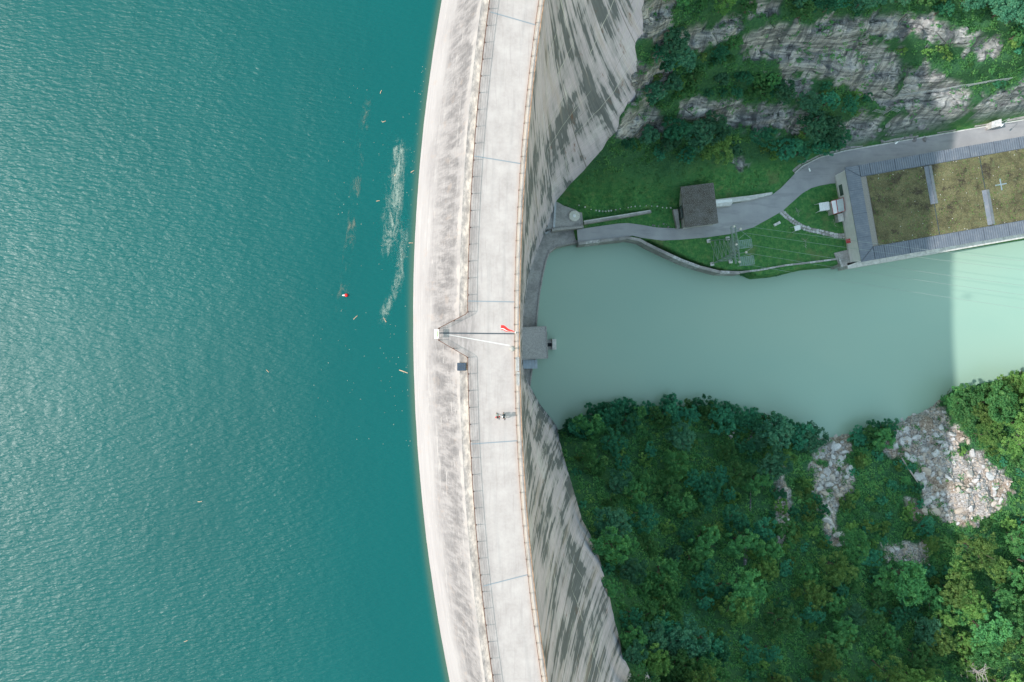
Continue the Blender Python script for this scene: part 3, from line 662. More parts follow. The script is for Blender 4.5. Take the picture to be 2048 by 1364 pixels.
# ------------------------------------------------------------------ the two walkers
SK = simple('skin', (0.50, 0.30, 0.21), 0.6, 0.1, 5); HAIR = simple('dark_hair', (0.03, 0.025, 0.022), 0.6, 0.2, 20)
def skin_mesh(name, pts, edges, radii, mat, parent, root=0):
    me = bpy.data.meshes.new(name); me.from_pydata([tuple(p) for p in pts], edges, []); me.materials.append(mat)
    o = bpy.data.objects.new(name, me); link(o, parent)
    sk = o.modifiers.new('skin', 'SKIN'); sk.use_smooth_shade = True
    for i, r in enumerate(radii): me.skin_vertices[0].data[i].radius = r if isinstance(r, tuple) else (r, r)
    me.skin_vertices[0].data[root].use_root = True
    ss = o.modifiers.new('sub', 'SUBSURF'); ss.levels = 1; ss.render_levels = 1
    return o
def person(px, py, head, shirt, short, label, stride, bagcol, baglabel, sh):
    p = W(px, py, 0); p.z = 0.004
    t = thing('person', p, label, 'person', None)
    R = Matrix.Rotation(head, 3, 'Z')
    def T(x, y, z): return p + R @ Vector((x, y, z))      # walks towards local -Y
    s = stride
    J = dict(pel=(0, 0, .95), sp=(0, -.01, 1.15), ch=(0, -.03, 1.33), nk=(0, -.05, 1.48), hd=(0, -.09, 1.60), ht=(0, -.10, 1.72),
             hl=(.10, 0, .92), kl=(.11, -.20 * s, .52), al=(.11, -.16 * s, .10), fl=(.11, -.36 * s, .05), hr=(-.10, 0, .92), kr=(-.11, .06 * s, .50), ar=(-.11, .28 * s, .13), fr=(-.11, .16 * s, .04),
             sl=(.19, -.03, 1.40), el=(.26, .06 * s, 1.14), wl=(.25, -.10 * s, .93), gl=(.245, -.15 * s, .86), sr=(-.19, -.03, 1.40), er=(-.26, -.02, 1.14), wr=(-.25, -.18, .95), gr=(-.245, -.22, .88))
    names = list(J); ix = {n: i for i, n in enumerate(names)}
    ed = [('pel', 'sp'), ('sp', 'ch'), ('ch', 'nk'), ('nk', 'hd'), ('hd', 'ht'), ('pel', 'hl'), ('hl', 'kl'), ('kl', 'al'), ('al', 'fl'), ('pel', 'hr'), ('hr', 'kr'), ('kr', 'ar'), ('ar', 'fr'),
          ('ch', 'sl'), ('sl', 'el'), ('el', 'wl'), ('wl', 'gl'), ('ch', 'sr'), ('sr', 'er'), ('er', 'wr'), ('wr', 'gr')]
    rad = dict(pel=.13, sp=.115, ch=.13, nk=.055, hd=.095, ht=.07, hl=.085, kl=.058, al=.040, fl=.04, hr=.085, kr=.058, ar=.04, fr=.04, sl=.06, el=.042, wl=.030, gl=.035, sr=.06, er=.042, wr=.03, gr=.035)
    skin_mesh('body', [T(*J[n]) for n in names], [(ix[a], ix[b]) for a, b in ed], [rad[n] for n in names], SK, t)
    # fingers and thumbs, rooted in the palms
    for side, g in ((1, J['gl']), (-1, J['gr'])):
        for k in range(4):
            f = (k - 1.5) * 0.018
            MB().tube([T(g[0], g[1] + f, g[2] - .01), T(g[0], g[1] + f - .005, g[2] - .055 + .006 * abs(k - 1)), T(g[0] - side * .012, g[1] + f - .01, g[2] - .085 + .008 * abs(k - 1))], .009, 5).build('finger', SK, t)
        MB().tube([T(g[0], g[1] - .03, g[2] + .02), T(g[0], g[1] - .055, g[2] - .02), T(g[0], g[1] - .06, g[2] - .045)], .010, 5).build('thumb', SK, t)
    # clothing
    m = ['pel', 'sp', 'ch', 'sl', 'el', 'sr', 'er']; mi = {n: i for i, n in enumerate(m)}
    PT = [T(*J[n]) for n in m]; PT[4] = T(J['sl'][0] * .35 + J['el'][0] * .65, J['sl'][1] * .35 + J['el'][1] * .65, 1.40 * .35 + 1.14 * .65); PT[6] = T(J['sr'][0] * .35 + J['er'][0] * .65, J['sr'][1] * .35 + J['er'][1] * .65, 1.40 * .35 + 1.14 * .65)
    skin_mesh('shirt', PT, [(mi[a], mi[b]) for a, b in (('pel', 'sp'), ('sp', 'ch'), ('ch', 'sl'), ('sl', 'el'), ('ch', 'sr'), ('sr', 'er'))], [.145, .14, .15, .085, .07, .085, .07], shirt, t)
    kl = Vector(J['hl']).lerp(Vector(J['kl']), .85); kr = Vector(J['hr']).lerp(Vector(J['kr']), .85)
    skin_mesh('shorts', [T(0, 0, 1.0), T(0, 0, .93), T(*J['hl']), T(*kl), T(*J['hr']), T(*kr)], [(0, 1), (1, 2), (2, 3), (1, 4), (4, 5)], [.145, .15, .11, .085, .11, .085], short, t)
    # head: hair cap, nose, ears, eyes, mouth
    hc = J['hd']
    skin_mesh('hair', [T(0, hc[1] + .035, 1.60), T(0, hc[1] + .02, 1.68), T(0, hc[1] - .02, 1.73), T(0, hc[1] + .05, 1.52)], [(0, 1), (1, 2), (0, 3)], [.095, .10, .075, .07], HAIR, t)
    MB().add([T(-.014, hc[1] - .085, 1.60), T(.014, hc[1] - .085, 1.60), T(0, hc[1] - .085, 1.64), T(0, hc[1] - .125, 1.60)], [(0, 1, 3), (1, 2, 3), (2, 0, 3), (0, 2, 1)]).build('nose', SK, t)
    for sgn in (-1, 1):
        MB().box(T(sgn * .10, hc[1], 1.61), (.02, .04, .06), head).build('ear', SK, t)
        MB().box(T(sgn * .035, hc[1] - .092, 1.63), (.025, .01, .014), head).build('eye', HAIR, t)
    MB().box(T(0, hc[1] - .088, 1.555), (.05, .012, .012), head).build('mouth', M['redpaint'], t)
    for a, f in (('al', 'fl'), ('ar', 'fr')):
        A_ = Vector(J[a]); F_ = Vector(J[f]); 
        MB().tube([T(A_.x, A_.y + .05, max(.045, A_.z - .06)), T(A_.x, (A_.y + F_.y) / 2, max(.055, (A_.z + F_.z) / 2 - .02)), T(F_.x, F_.y - .05, .045)], .05, 7).build('shoe', sh, t, smooth=True)
    # backpack
    b = thing('backpack', T(0, .22, 1.05), baglabel, 'backpack')
    V = []
    for zz, w_, dpt in ((1.02, .13, .20), (1.06, .16, .24), (1.30, .165, .25), (1.46, .14, .21), (1.50, .09, .15)):
        V.append((zz, w_, dpt))
    n = 12; vv = []; ff = []
    for zz, w_, dpt in V:
        for k in range(n):
            a = 2 * math.pi * k / n; vv.append(T(w_ * math.copysign(abs(math.cos(a)) ** .6, math.cos(a)), .10 + dpt / 2 + dpt / 2 * math.copysign(abs(math.sin(a)) ** .6, math.sin(a)), zz))
    for i in range(len(V) - 1):
        for k in range(n): ff.append((i * n + k, i * n + (k + 1) % n, (i + 1) * n + (k + 1) % n, (i + 1) * n + k))
    ff += [tuple(range(n))[::-1], tuple(range((len(V) - 1) * n, len(V) * n))]
    MB().add(vv, ff).build('bag', bagcol, b, smooth=True)
    for sgn in (-1, 1): MB().tube([T(sgn * .10, .14, 1.46), T(sgn * .11, -.02, 1.50), T(sgn * .11, -.17, 1.36), T(sgn * .13, -.12, 1.15), T(sgn * .12, .12, 1.08)], .02, 5).build('strap', bagcol, b)
RED = simple('red_shirt', (0.55, 0.04, 0.05), 0.7, 0.1, 6); WHITE = simple('white_shirt', (0.72, 0.74, 0.78), 0.7, 0.06, 6)
DK = simple('dark_shorts', (0.05, 0.06, 0.07), 0.8, 0.1, 6); GG = simple('grey_green_bag', (0.20, 0.24, 0.22), 0.8, 0.2, 8); DB = simple('black_bag', (0.02, 0.035, 0.04), 0.7, 0.3, 10)
person(995.5, 831.5, 0.12, RED, DK, 'walker in a red shirt striding along the crest beside a companion in white', 1.15, GG, 'grey green backpack on the walker in the red shirt', DB)
person(1008, 831.5, -0.10, WHITE, DK, 'walker in a white shirt striding along the crest beside a companion in red', 1.25, DB, 'black backpack on the walker in the white shirt', DK)

# ------------------------------------------------------------------ structures at the toe of the dam
q = N('shade_concrete', 0.9, 0.2); p_ = q.pos(); f = q.noise(p_, 0.35, 6, 0.65); g = q.noise(p_, 2.5, 5, 0.7)  # grey concrete with random lighter and darker patches
b_ = q.ramp(f, [(0.28, (0.20, 0.20, 0.195)), (0.5, (0.36, 0.35, 0.335)), (0.72, (0.46, 0.445, 0.425))])
q.col(q.mix(q.rng(g, 0.4, 0.7, 0, 0.5), b_, (0.19, 0.185, 0.18))); q.bump(g, 0.03, 0.4); M['oldconc'] = q.m
def poly_w(pts, d): return [tuple(W(x, y, d)[:2]) for x, y in pts]
def slab(name, pts, d0, d1, mat, parent=None, bevel=0.0): return MB().prism(poly_w(pts, d0), -d1, -d0).build(name, mat, parent, bevel)
t = thing('toe_walkway', W(1080, 560, 113), 'curved concrete ledge walkway along the foot of the dam beside the pool', 'walkway')
outer = [(1157, 485), (1130, 490), (1112, 495), (1101, 504), (1094, 520), (1087, 550), (1080, 590), (1075, 640), (1071, 690), (1066, 735), (1061, 772)]
inner = [(1020, 772), (1020, 500), (1060, 455), (1157, 457)]
slab('ledge', outer + inner, 113, 121, M['oldconc'], t)
ow = poly_w(outer, 113); iw = [(x - 0.35 if i > 2 else x, y + (0.35 if i < 4 else 0.0)) for i, (x, y) in enumerate(ow)]
MB().prism(ow + iw[::-1], -113, -112.75).build('edge_kerb', M['oldconc'], t)
t = thing('valve_platform', W(1130, 430, 111), 'raised concrete platform with a round cover between the dam and the meadow', 'platform')
slab('deck', [(1085, 430), (1112, 402), (1127, 411), (1164, 424), (1167, 451), (1104, 457), (1075, 460)], 110.2, 113.5, M['oldconc'], t)
slab('parapet', [(1104, 457), (1167, 451), (1168, 455), (1104, 462)], 109.6, 113.4, M['oldconc'], t)
c = W(1148.5, 432, 110.2)
o = thing('round_cover', (c.x, c.y, c.z), 'round cream cover lid on the concrete platform at the dam foot', 'cover')
M['cream'] = simple('cream_cover', (0.60, 0.59, 0.52), 0.6, 0.1, 3)
MB().lathe((c.x, c.y, c.z), [(1.42, 0.0), (1.42, 0.28), (1.30, 0.36), (0.45, 0.40)], 32).build('lid', M['cream'], o)
MB().lathe((c.x, c.y, c.z + 0.38), [(0.40, 0.0), (0.40, 0.15), (0.34, 0.18)], 16).build('hub', M['white'], o)
for s in (-1, 1): MB().box((c.x + s * 1.15, c.y, c.z + 0.36), (0.12, 0.12, 0.12)).build('lug', M['darksteel'], o)
t = thing('cable_duct', W(1109, 430, 110), 'pale grey cable duct crossing the concrete platform at the dam foot', 'duct')
slab('cover', [(1109, 405), (1113, 405), (1110, 455), (1106, 455)], 109.85, 110.2, M['steel'], t)
slab('cover', [(1106, 456), (1109, 458), (1092, 468), (1089, 466)], 112.6, 113.0, M['steel'], t)
# low wall with a coping between platform and meadow
t = thing('retaining_wall', W(1230, 430, 111), 'long thin weathered concrete wall between the meadow and the access road', 'wall')
slab('wall', [(1168, 441), (1302, 419.5), (1303, 425), (1169, 448)], 109.3, 112, M['oldconc'], t)
slab('coping', [(1167.5, 441.5), (1300, 419.8), (1300, 421.8), (1168, 443.5)], 109.15, 109.3, M['conclight'], t)
# toe building
q = N('gravel_roof', 0.95, 0.1); p_ = q.pos(); f = q.noise(p_, 6, 3, 0.8); g = q.noise(p_, 0.3, 4)
q.col(q.mix(q.rng(f, 0.35, 0.65), q.ramp(g, [(0.3, (0.25, 0.25, 0.245)), (0.7, (0.31, 0.305, 0.30))]), (0.50, 0.49, 0.475))); q.bump(f, 0.05, 0.6); M['gravel'] = q.m
t = thing('toe_building', W(1068, 690, 113), 'flat gravel roofed building standing in the pool at the foot of the dam', 'building')
rf = [(1036, 656), (1092, 653), (1095.5, 716), (1036, 719)]
slab('wall', [(1037, 658), (1091, 655), (1094, 714), (1037, 717)], 107.0, 121, M['conc'], t)
slab('roof', rf, 106.6, 107.0, M['gravel'], t)
rw = poly_w(rf, 106.6)
for i in range(4):
    a, b = Vector(rw[i]), Vector(rw[(i + 1) % 4]); dd = (b - a).normalized(); nn = Vector((-dd.y, dd.x)) * -0.12
    MB().prism([tuple(a), tuple(b), tuple(b - nn), tuple(a - nn)], -106.6, -106.42).build('roof_edge', M['gravel'], t)
for k in range(3):
    a = W(1094.4 , 668 + 16 * k, 110); MB().box((a.x + 0.0, a.y, -110), (0.06, 1.1, 1.3)).build('window', M['greyglass'], t)
t = thing('annex', W(1060, 728, 113), 'small annex with a blue grey metal roof beside the gravel roofed building', 'annex')
slab('wall', [(1040, 720.5), (1073, 720), (1073.5, 735.5), (1040, 736)], 109, 121, M['conc'], t)
M['bluemetal'] = simple('blue_metal_roof', (0.36, 0.43, 0.50), 0.4, 0.1, 1.0, 0.5)
for k in range(5):
    x0, x1 = 1046 + 5.8 * k, 1046 + 5.8 * (k + 1) - 0.4
    slab('roof_sheet', [(x0, 719.4), (x1, 719.2), (x1 + .5, 737), (x0 + .5, 737.4)], 108.7, 108.95, M['bluemetal'], t)
t = thing('intake_platform', W(1104, 689, 114), 'small concrete platform with a dark opening jutting into the pool from the gravel roofed building', 'platform')
slab('slab', [(1104.5, 678), (1112.5, 678), (1113, 699), (1105, 699.5)], 111.5, 121, M['conclight'], t)
slab('beam', [(1093, 679), (1104.4, 679), (1104.4, 686), (1093, 686)], 112.3, 121, M['oldconc'], t)
slab('beam', [(1093, 693), (1104.4, 693), (1104.4, 699), (1093, 700)], 112.3, 121, M['oldconc'], t)
slab('grate', [(1093, 686.2), (1104.4, 686.2), (1104.4, 692.8), (1093, 692.8)], 114.5, 114.7, M['darksteel'], t)  # flat dark sheet that stands in for the dark hole

# ------------------------------------------------------------------ road, kerbs, walls
q = N('asphalt', 0.9, 0.25); p_ = q.pos(); f = q.noise(p_, 0.25, 5, 0.6); g = q.noise(p_, 7, 3, 0.7); h = q.noise(q.map(p_, (0.25, 1.2, 1), (0, 0, -0.2)), 0.6, 4, 0.6)
b_ = q.ramp(f, [(0.3, (0.27, 0.275, 0.29)), (0.7, (0.36, 0.365, 0.375))])
b_ = q.mix(q.rng(h, 0.5, 0.66, 0, 0.45), b_, (0.19, 0.195, 0.21))
q.col(q.mix(q.rng(g, 0.3, 0.7, 0, 0.3), b_, (0.42, 0.415, 0.41))); M['asphalt'] = q.m
up = [(1154, 459), (1200, 452), (1236, 447), (1256, 446), (1285, 450), (1314, 455), (1363, 457), (1433, 447), (1433, 412), (1480, 405), (1545, 389), (1562, 376), (1590, 347), (1606, 333), (1640, 316), (1690, 303), (1800, 284), (1950, 258), (2048, 241), (2200, 214)]
lo = [(2200, 258), (2048, 284), (1800, 326), (1706, 345), (1674, 366), (1662, 367), (1640, 371), (1623, 376), (1604, 387), (1565, 422), (1535, 439), (1506, 455), (1460, 468), (1411, 475), (1363, 479), (1324, 481), (1295, 477), (1281, 475), (1265, 471), (1236, 475), (1190, 481), (1156, 485)]
o = MB().prism(poly_w(up + lo, 111), -111.6, -111.0).build('access_road', M['asphalt']); tag(o, 'grey asphalt access road winding to the powerhouse', None, None, 'structure')
pav_l = [W(x, y, 111) for x, y in up[12:]]
t = thing('roadside_kerb', pav_l[3], 'pale concrete kerb wall between the cliff foot and the access road', 'kerb')
for i in range(len(pav_l) - 1):
    a, b = pav_l[i], pav_l[i + 1]; L = (b - a).length; n = max(1, int(L / 4)); dd = (b - a).normalized(); nn = Vector((-dd.y, dd.x, 0))
    for k in range(n):
        p0 = a + dd * (L * k / n + 0.02); p1 = a + dd * (L * (k + 1) / n - 0.02)
        MB().prism([p0[:2], p1[:2], (p1 + nn * 0.3)[:2], (p0 + nn * 0.3)[:2]], -111.3, -110.75).build('kerb_stone', M['conclight'], t)
        if k % 2 == 0:
            MB().prism([(p0 + nn * 0.5)[:2], (p1 + nn * 0.5)[:2], (p1 + nn * 1.1)[:2], (p0 + nn * 1.1)[:2]], -111.5, -110.9 + 0.1 * rnd.random()).build('verge_slab', M['oldconc'], t)
# river wall
rwp = [(1157, 484), (1200, 479), (1236, 475), (1255, 472), (1281, 477), (1295, 485), (1330, 502), (1365, 518), (1400, 531), (1440, 541), (1480, 542.5), (1520, 538), (1570, 529), (1620, 523), (1676, 516)]
t = thing('river_wall', W(1400, 531, 111), 'curved stone faced river wall between the lawn and the pool', 'wall')
P = [W(x, y, 110.7) for x, y in rwp]
for i in range(len(P) - 1):
    a, b = P[i], P[i + 1]; L = (b - a).length; n = max(1, int(L / 1.8)); dd = (b - a).normalized(); nn = Vector((dd.y, -dd.x, 0))
    wd = 0.75 if i < 10 else 0.45
    for k in range(n):
        p0 = a + dd * (L * k / n); p1 = a + dd * (L * (k + 1) / n - 0.03); j = rnd.uniform(-0.05, 0.05)
        MB().prism([p0[:2], p1[:2], (p1 + nn * wd)[:2], (p0 + nn * (wd + j))[:2]], -121, -110.72 + rnd.uniform(-0.06, 0.06)).build('wall_block', M['oldconc'] if rnd.random() < .6 else M['stone'], t)
# slab wall right of the gatehouse
t = thing('retaining_wall', W(1490, 398, 111), 'pale concrete retaining wall beside the dark roofed gatehouse', 'wall')
slab('wall', [(1430, 399), (1500, 391), (1545, 384), (1545, 388), (1500, 400), (1466, 404), (1462, 411), (1430, 414)], 109.4, 112, M['conclight'], t)
slab('step', [(1432, 401), (1464, 398), (1464, 403), (1432, 407)], 109.2, 109.4, M['white'], t)
# gatehouse
q = N('dark_mossy_roof', 0.95, 0.1); p_ = q.pos(); f = q.noise(p_, 0.45, 5, 0.65); g = q.noise(p_, 5, 4, 0.8)
b_ = q.ramp(f, [(0.3, (0.065, 0.055, 0.04)), (0.55, (0.11, 0.105, 0.095)), (0.75, (0.16, 0.155, 0.15))])
q.col(q.mix(q.rng(g, 0.47, 0.62, 0, 0.8), b_, (0.30, 0.295, 0.29))); q.bump(g, 0.06, 0.6); M['darkroof'] = q.m
t = thing('gatehouse', W(1398, 415, 111), 'square gatehouse with a dark mossy flat roof beside the access road', 'building')
slab('wall', [(1363.5, 375.5), (1425, 367.5), (1434.5, 444), (1373, 452)], 105.6, 112, M['conclight'], t)
slab('roof', [(1361, 373.5), (1427, 365), (1437, 446), (1371, 455)], 105.2, 105.6, M['darkroof'], t)
slab('door', [(1361.6, 411), (1363.4, 411), (1366.4, 436), (1364.6, 436)], 107.2, 111, M['greyglass'], t)
t = thing('wing_wall', W(1355, 437, 111), 'short weathered concrete wing wall left of the dark roofed gatehouse', 'wall')
slab('wall', [(1346, 419), (1356, 418), (1360, 455), (1354, 456)], 109.6, 112, M['oldconc'], t)
# row of boundary stones in the meadow
bs = [(1158, 411), (1170, 414), (1182, 419), (1192, 421), (1198, 422), (1205, 422.5), (1211, 423), (1217, 422), (1222, 421.5), (1231, 420), (1240, 418), (1256, 415.5), (1262, 414), (1270, 413), (1280, 412), (1292, 412), (1303, 412.5), (1314, 413), (1325, 415), (1333, 416), (1341, 416)]
bh = ground_hit([b[0] for b in bs], [b[1] for b in bs])
for (x, y, z) in bh:
    s = rnd.uniform(0.16, 0.30)
    o = MB().lathe((0, 0, -0.15), [(s * .8, 0), (s, 0.15), (s * .9, 0.3), (s * .4, 0.42)], 7).build('boundary_stone', M['conclight']); o.location = (x, y, z); o.rotation_euler.z = rnd.random() * 3
    tag(o, 'small pale boundary stone in the curving row across the meadow', 'stone', 'boundary stones across the meadow')

# ------------------------------------------------------------------ stone path
pp = [(1563, 423), (1572, 431), (1582, 439), (1595, 448), (1608, 455), (1622, 460), (1638, 463), (1655, 467), (1672, 471), (1690, 472)]
P = [W(x, y, 111.1) for x, y in pp]; t = thing('stone_path', P[4], 'winding path of pale flat stones from the road to the powerhouse wall', 'path')
nl = [Vector((-(P[min(i + 1, 9)] - P[max(i - 1, 0)]).y, (P[min(i + 1, 9)] - P[max(i - 1, 0)]).x, 0)).normalized() * 0.62 for i in range(10)]
MB().prism([(p + n_)[:2] for p, n_ in zip(P, nl)] + [(p - n_)[:2] for p, n_ in zip(P, nl)][::-1], -111.4, -111.15).build('gravel_bed', M['palegravel'], t)
for i in range(len(P) - 1):
    a, b = P[i], P[i + 1]; L = (b - a).length; dd = (b - a).normalized(); nn = Vector((-dd.y, dd.x, 0)); n = max(2, int(L / 0.52))
    for k in range(n):
        for off_ in (-0.33, 0.33):
            if rnd.random() < 0.06: continue
            c = a + dd * (L * (k + 0.5 + rnd.uniform(-.15, .15)) / n) + nn * (off_ + rnd.uniform(-.1, .1)); m_ = rnd.randint(5, 7); r0 = rnd.uniform(0.28, 0.42); ph = rnd.random() * 6
            MB().prism([(c.x + r0 * rnd.uniform(.75, 1.1) * math.cos(ph + 2 * math.pi * j / m_), c.y + r0 * rnd.uniform(.75, 1.1) * math.sin(ph + 2 * math.pi * j / m_)) for j in range(m_)], -111.4, -111.1 + rnd.uniform(-.02, .04)).build('stone', rnd.choice([M['stone'], M['stone'], M['conclight'], M['oldconc']]), t)

# ------------------------------------------------------------------ powerhouse
RD = 103.5
o_ = W(1722, 524, RD); ang = math.atan2(57 * 1.0, 326.0)
ex = Vector((math.cos(ang), math.sin(ang), 0)); ey = Vector((-math.sin(ang), math.cos(ang), 0))
def B(u, v, z=-RD): p = o_ + ex * u + ey * v; return Vector((p.x, p.y, z))
LEN, WID = 62.0, 24.0; SL, SB, ST = 3.6, 3.2, 2.9
def bprism(name, u0, u1, v0, v1, z0, z1, mat, parent): return MB().prism([B(u0, v0)[:2], B(u1, v0)[:2], B(u1, v1)[:2], B(u0, v1)[:2]], z0, z1).build(name, mat, parent)
ph = thing('powerhouse', B(20, 12, -111), 'long powerhouse with mossy roof fields framed by blue grey metal strips', 'building')
M['plaster'] = simple('white_plaster', (0.92, 0.92, 0.92), 0.85, 0.06, 0.8)
q = N('zinc_sheet', 0.45, 0.5); p_ = q.pos(); f = q.noise(p_, 0.7, 5, 0.7); g = q.noise(p_, 0.25, 3)
q.col(q.ramp(f, [(0.3, (0.117, 0.140, 0.172)), (0.55, (0.160, 0.183, 0.215)), (0.78, (0.234, 0.238, 0.242))])); M['zinc'] = q.m
q = N('moss_roof', 0.95, 0.1); p_ = q.pos(); f = q.noise(p_, 0.28, 6, 0.7); g = q.noise(p_, 2.6, 5, 0.8); h = q.noise(p_, 0.9, 4, 0.6)
fn = q.noise(p_, 4.5, 4, 0.85)
b_ = q.ramp(f, [(0.30, (0.038, 0.036, 0.021)), (0.42, (0.098, 0.089, 0.047)), (0.56, (0.162, 0.153, 0.076)), (0.72, (0.208, 0.191, 0.106))])
b_ = q.mix(q.rng(g, 0.42, 0.62, 0, 0.75), b_, (0.064, 0.072, 0.043)); b_ = q.mix(q.rng(h, 0.56, 0.66, 0, 0.5), b_, (0.111, 0.157, 0.072))
b_ = q.mix(q.rng(q.noise(p_, 0.20, 5, 0.75), 0.54, 0.63, 0, 0.85), b_, (0.043, 0.036, 0.030)); b_ = q.mix(q.rng(fn, 0.52, 0.66, 0, 0.6), b_, (0.272, 0.246, 0.162))
q.col(b_); q.bump(g, 0.10, 0.8); M['moss'] = q.m
bprism('wall', 0.55, LEN, 0.55, WID - 0.5, -112, -RD - 0.35, M['plaster'], ph)
bprism('roof_base', 0.3, LEN, 0.3, WID - 0.3, -RD - 0.345, -RD - 0.12, M['palegravel'], ph)
cuts = [SL + 1.5, 20.6, 33.8, 47.0, LEN - 0.3]
for i in range(4):
    bprism('moss_field', cuts[i] + (0.12 if i else 0), cuts[i + 1] - 0.12, SB + 0.12, WID - ST - 0.12, -RD - 0.12, -RD + 0.02, M['moss'], ph)
    if i: bprism('gutter', cuts[i] - 0.10, cuts[i] + 0.10, SB + 0.1, WID - ST - 0.1, -RD - 0.12, -RD - 0.02, M['darksteel'], ph)
# metal strips: sheets with standing seams
def sheet(u0, u1, v0, v1, along_u):
    o = bprism('roof_sheet', u0 + 0.03, u1 - 0.03, v0, v1, -RD - 0.10, -RD + 0.12, M['zinc'], ph)
    m = MB(); n = int(round(((u1 - u0) if along_u else (v1 - v0)) / 0.56))
    for k in range(n + 1):
        if along_u:
            u = min(max(u0 + (u1 - u0) * k / n, u0 + 0.06), u1 - 0.06); m.prism([B(u - .025, v0)[:2], B(u + .025, v0)[:2], B(u + .025, v1)[:2], B(u - .025, v1)[:2]], -RD + 0.121, -RD + 0.20)
        else:
            v = min(max(v0 + (v1 - v0) * k / n, v0 + 0.06), v1 - 0.06); m.prism([B(u0, v - .025)[:2], B(u1, v - .025)[:2], B(u1, v + .025)[:2], B(u0, v + .025)[:2]], -RD + 0.121, -RD + 0.20)
    s = m.build('standing_seams', M['darkzinc'], o); s['kind'] = 'stuff'
M['darkzinc'] = simple('dark_zinc', (0.10, 0.12, 0.15), 0.5, 0.2, 2, 0.5)
u = 0.0
while u < LEN - 0.5:
    u2 = min(u + 6.3, LEN)
    sheet(u if u > 0 else SL, u2, 0, SB, True); sheet(u if u > 0 else SL, u2, WID - ST, WID, True); u = u2
for k in range(4): sheet(0, SL - 0.04, (WID / 4) * k, (WID / 4) * (k + 1), False)
for (u0, v0, u1, v1) in ((0.1, 0.1, SL, SB), (0.1, WID - 0.1, SL, WID - ST)):
    MB().bar(B(u0, v0, -RD + 0.2), B(u1, v1, -RD + 0.2), 0.06).build('hip_flashing', M['darkzinc'], ph)
bprism('inner_flashing', SL + 0.1, LEN, SB - 0.02, SB + 0.1, -RD - 0.1, -RD + 0.22, M['darkzinc'], ph); bprism('inner_flashing', SL + 0.1, LEN, WID - ST - 0.1, WID - ST + 0.02, -RD - 0.1, -RD + 0.22, M['darkzinc'], ph)
# folded metal ridges (skylight covers)
def ridge(uc, v0, v1):
    vv = []
    for v in (v0, v1): vv += [B(uc - 0.95, v, -RD + 0.05), B(uc, v, -RD + 0.42), B(uc + 0.95, v, -RD + 0.05)]
    o = MB().add(vv, [(0, 1, 4, 3), (1, 2, 5, 4), (2, 1, 0), (3, 4, 5), (0, 3, 5, 2)]).build('skylight_cover', M['zinc'], ph)
    MB().bar(B(uc, v0, -RD + 0.43), B(uc, v1, -RD + 0.43), 0.07).build('ridge_cap', M['darkzinc'], o)
ridge(20.6, 11.2, WID - ST - 0.3); ridge(33.8, SB + 0.4, 12.4)
# cross mark on the roof
c = W(2001.5, 369, RD); cu = (c - o_).dot(ex); cv = (c - o_).dot(ey)
cr = thing('roof_cross', (c.x, c.y, -RD + 0.02), 'pale blue metal cross lying on the mossy powerhouse roof', 'cross')
M['crossm'] = simple('cross_metal', (0.22, 0.29, 0.32), 0.4, 0.1, 3, 0.5)
bprism('bar', cu - 1.45, cu + 1.45, cv - 0.13, cv + 0.13, -RD + 0.021, -RD + 0.12, M['crossm'], cr); bprism('bar', cu - 0.13, cu + 0.13, cv - 1.45, cv + 1.45, -RD + 0.024, -RD + 0.135, M['crossm'], cr)
# west wall details
bprism('window', 0.50, 0.56, WID - 6.2, WID - 3.4, -109.8, -107.8, M['greyglass'], ph)
bprism('base_course', 0.47, 0.56, 0.6, WID - 0.6, -112, -110.6, M['conclight'], ph)
for k in range(9): bprism('downpipe_box', 4 + 5.2 * k, 4.3 + 5.2 * k, 0.25, 0.55, -111, -RD - 0.36, M['darksteel'], ph)
aw = thing('red_awning', B(0.2, 6.0, -110), 'small red awning on the white powerhouse wall at the end of the stone path', 'awning')
MB().add([B(0.52, 5.45, -108.4), B(-0.45, 5.45, -108.8), B(-0.45, 6.55, -108.8), B(0.52, 6.55, -108.4), B(0.52, 5.45, -108.5), B(-0.45, 5.45, -108.9), B(-0.45, 6.55, -108.9), B(0.52, 6.55, -108.5)], [(3, 2, 1, 0), (4, 5, 6, 7), (0, 1, 5, 4), (1, 2, 6, 5), (2, 3, 7, 6), (3, 0, 4, 7)]).build('canopy', M['redpaint'], aw)
for v in (5.5, 6.5): MB().bar(B(-0.40, v, -108.86), B(0.54, v, -109.6), 0.03).build('strut', M['steel'], aw)
# quay along the river and the terrace slab
t = thing('quay', B(20, -0.8, -111), 'pale concrete quay edge between the powerhouse and the pool', 'quay')
u = -0.3
while u < LEN:
    bprism('quay_slab', u, min(u + 5.1, LEN), -1.0, 0.5, -121, -110.9, M['conclight'], t); u += 5.15
t = thing('terrace', W(1690, 518, 111), 'stained concrete terrace at the corner of the powerhouse where the river wall ends', 'terrace')
slab('slab', [(1668, 506), (1697, 499), (1714, 524), (1690, 533), (1680, 533)], 110.9, 121, M['oldconc'], t)
slab('parapet', [(1677, 516), (1680, 515.5), (1687, 534), (1683, 534)], 110.2, 121, M['stone'], t)
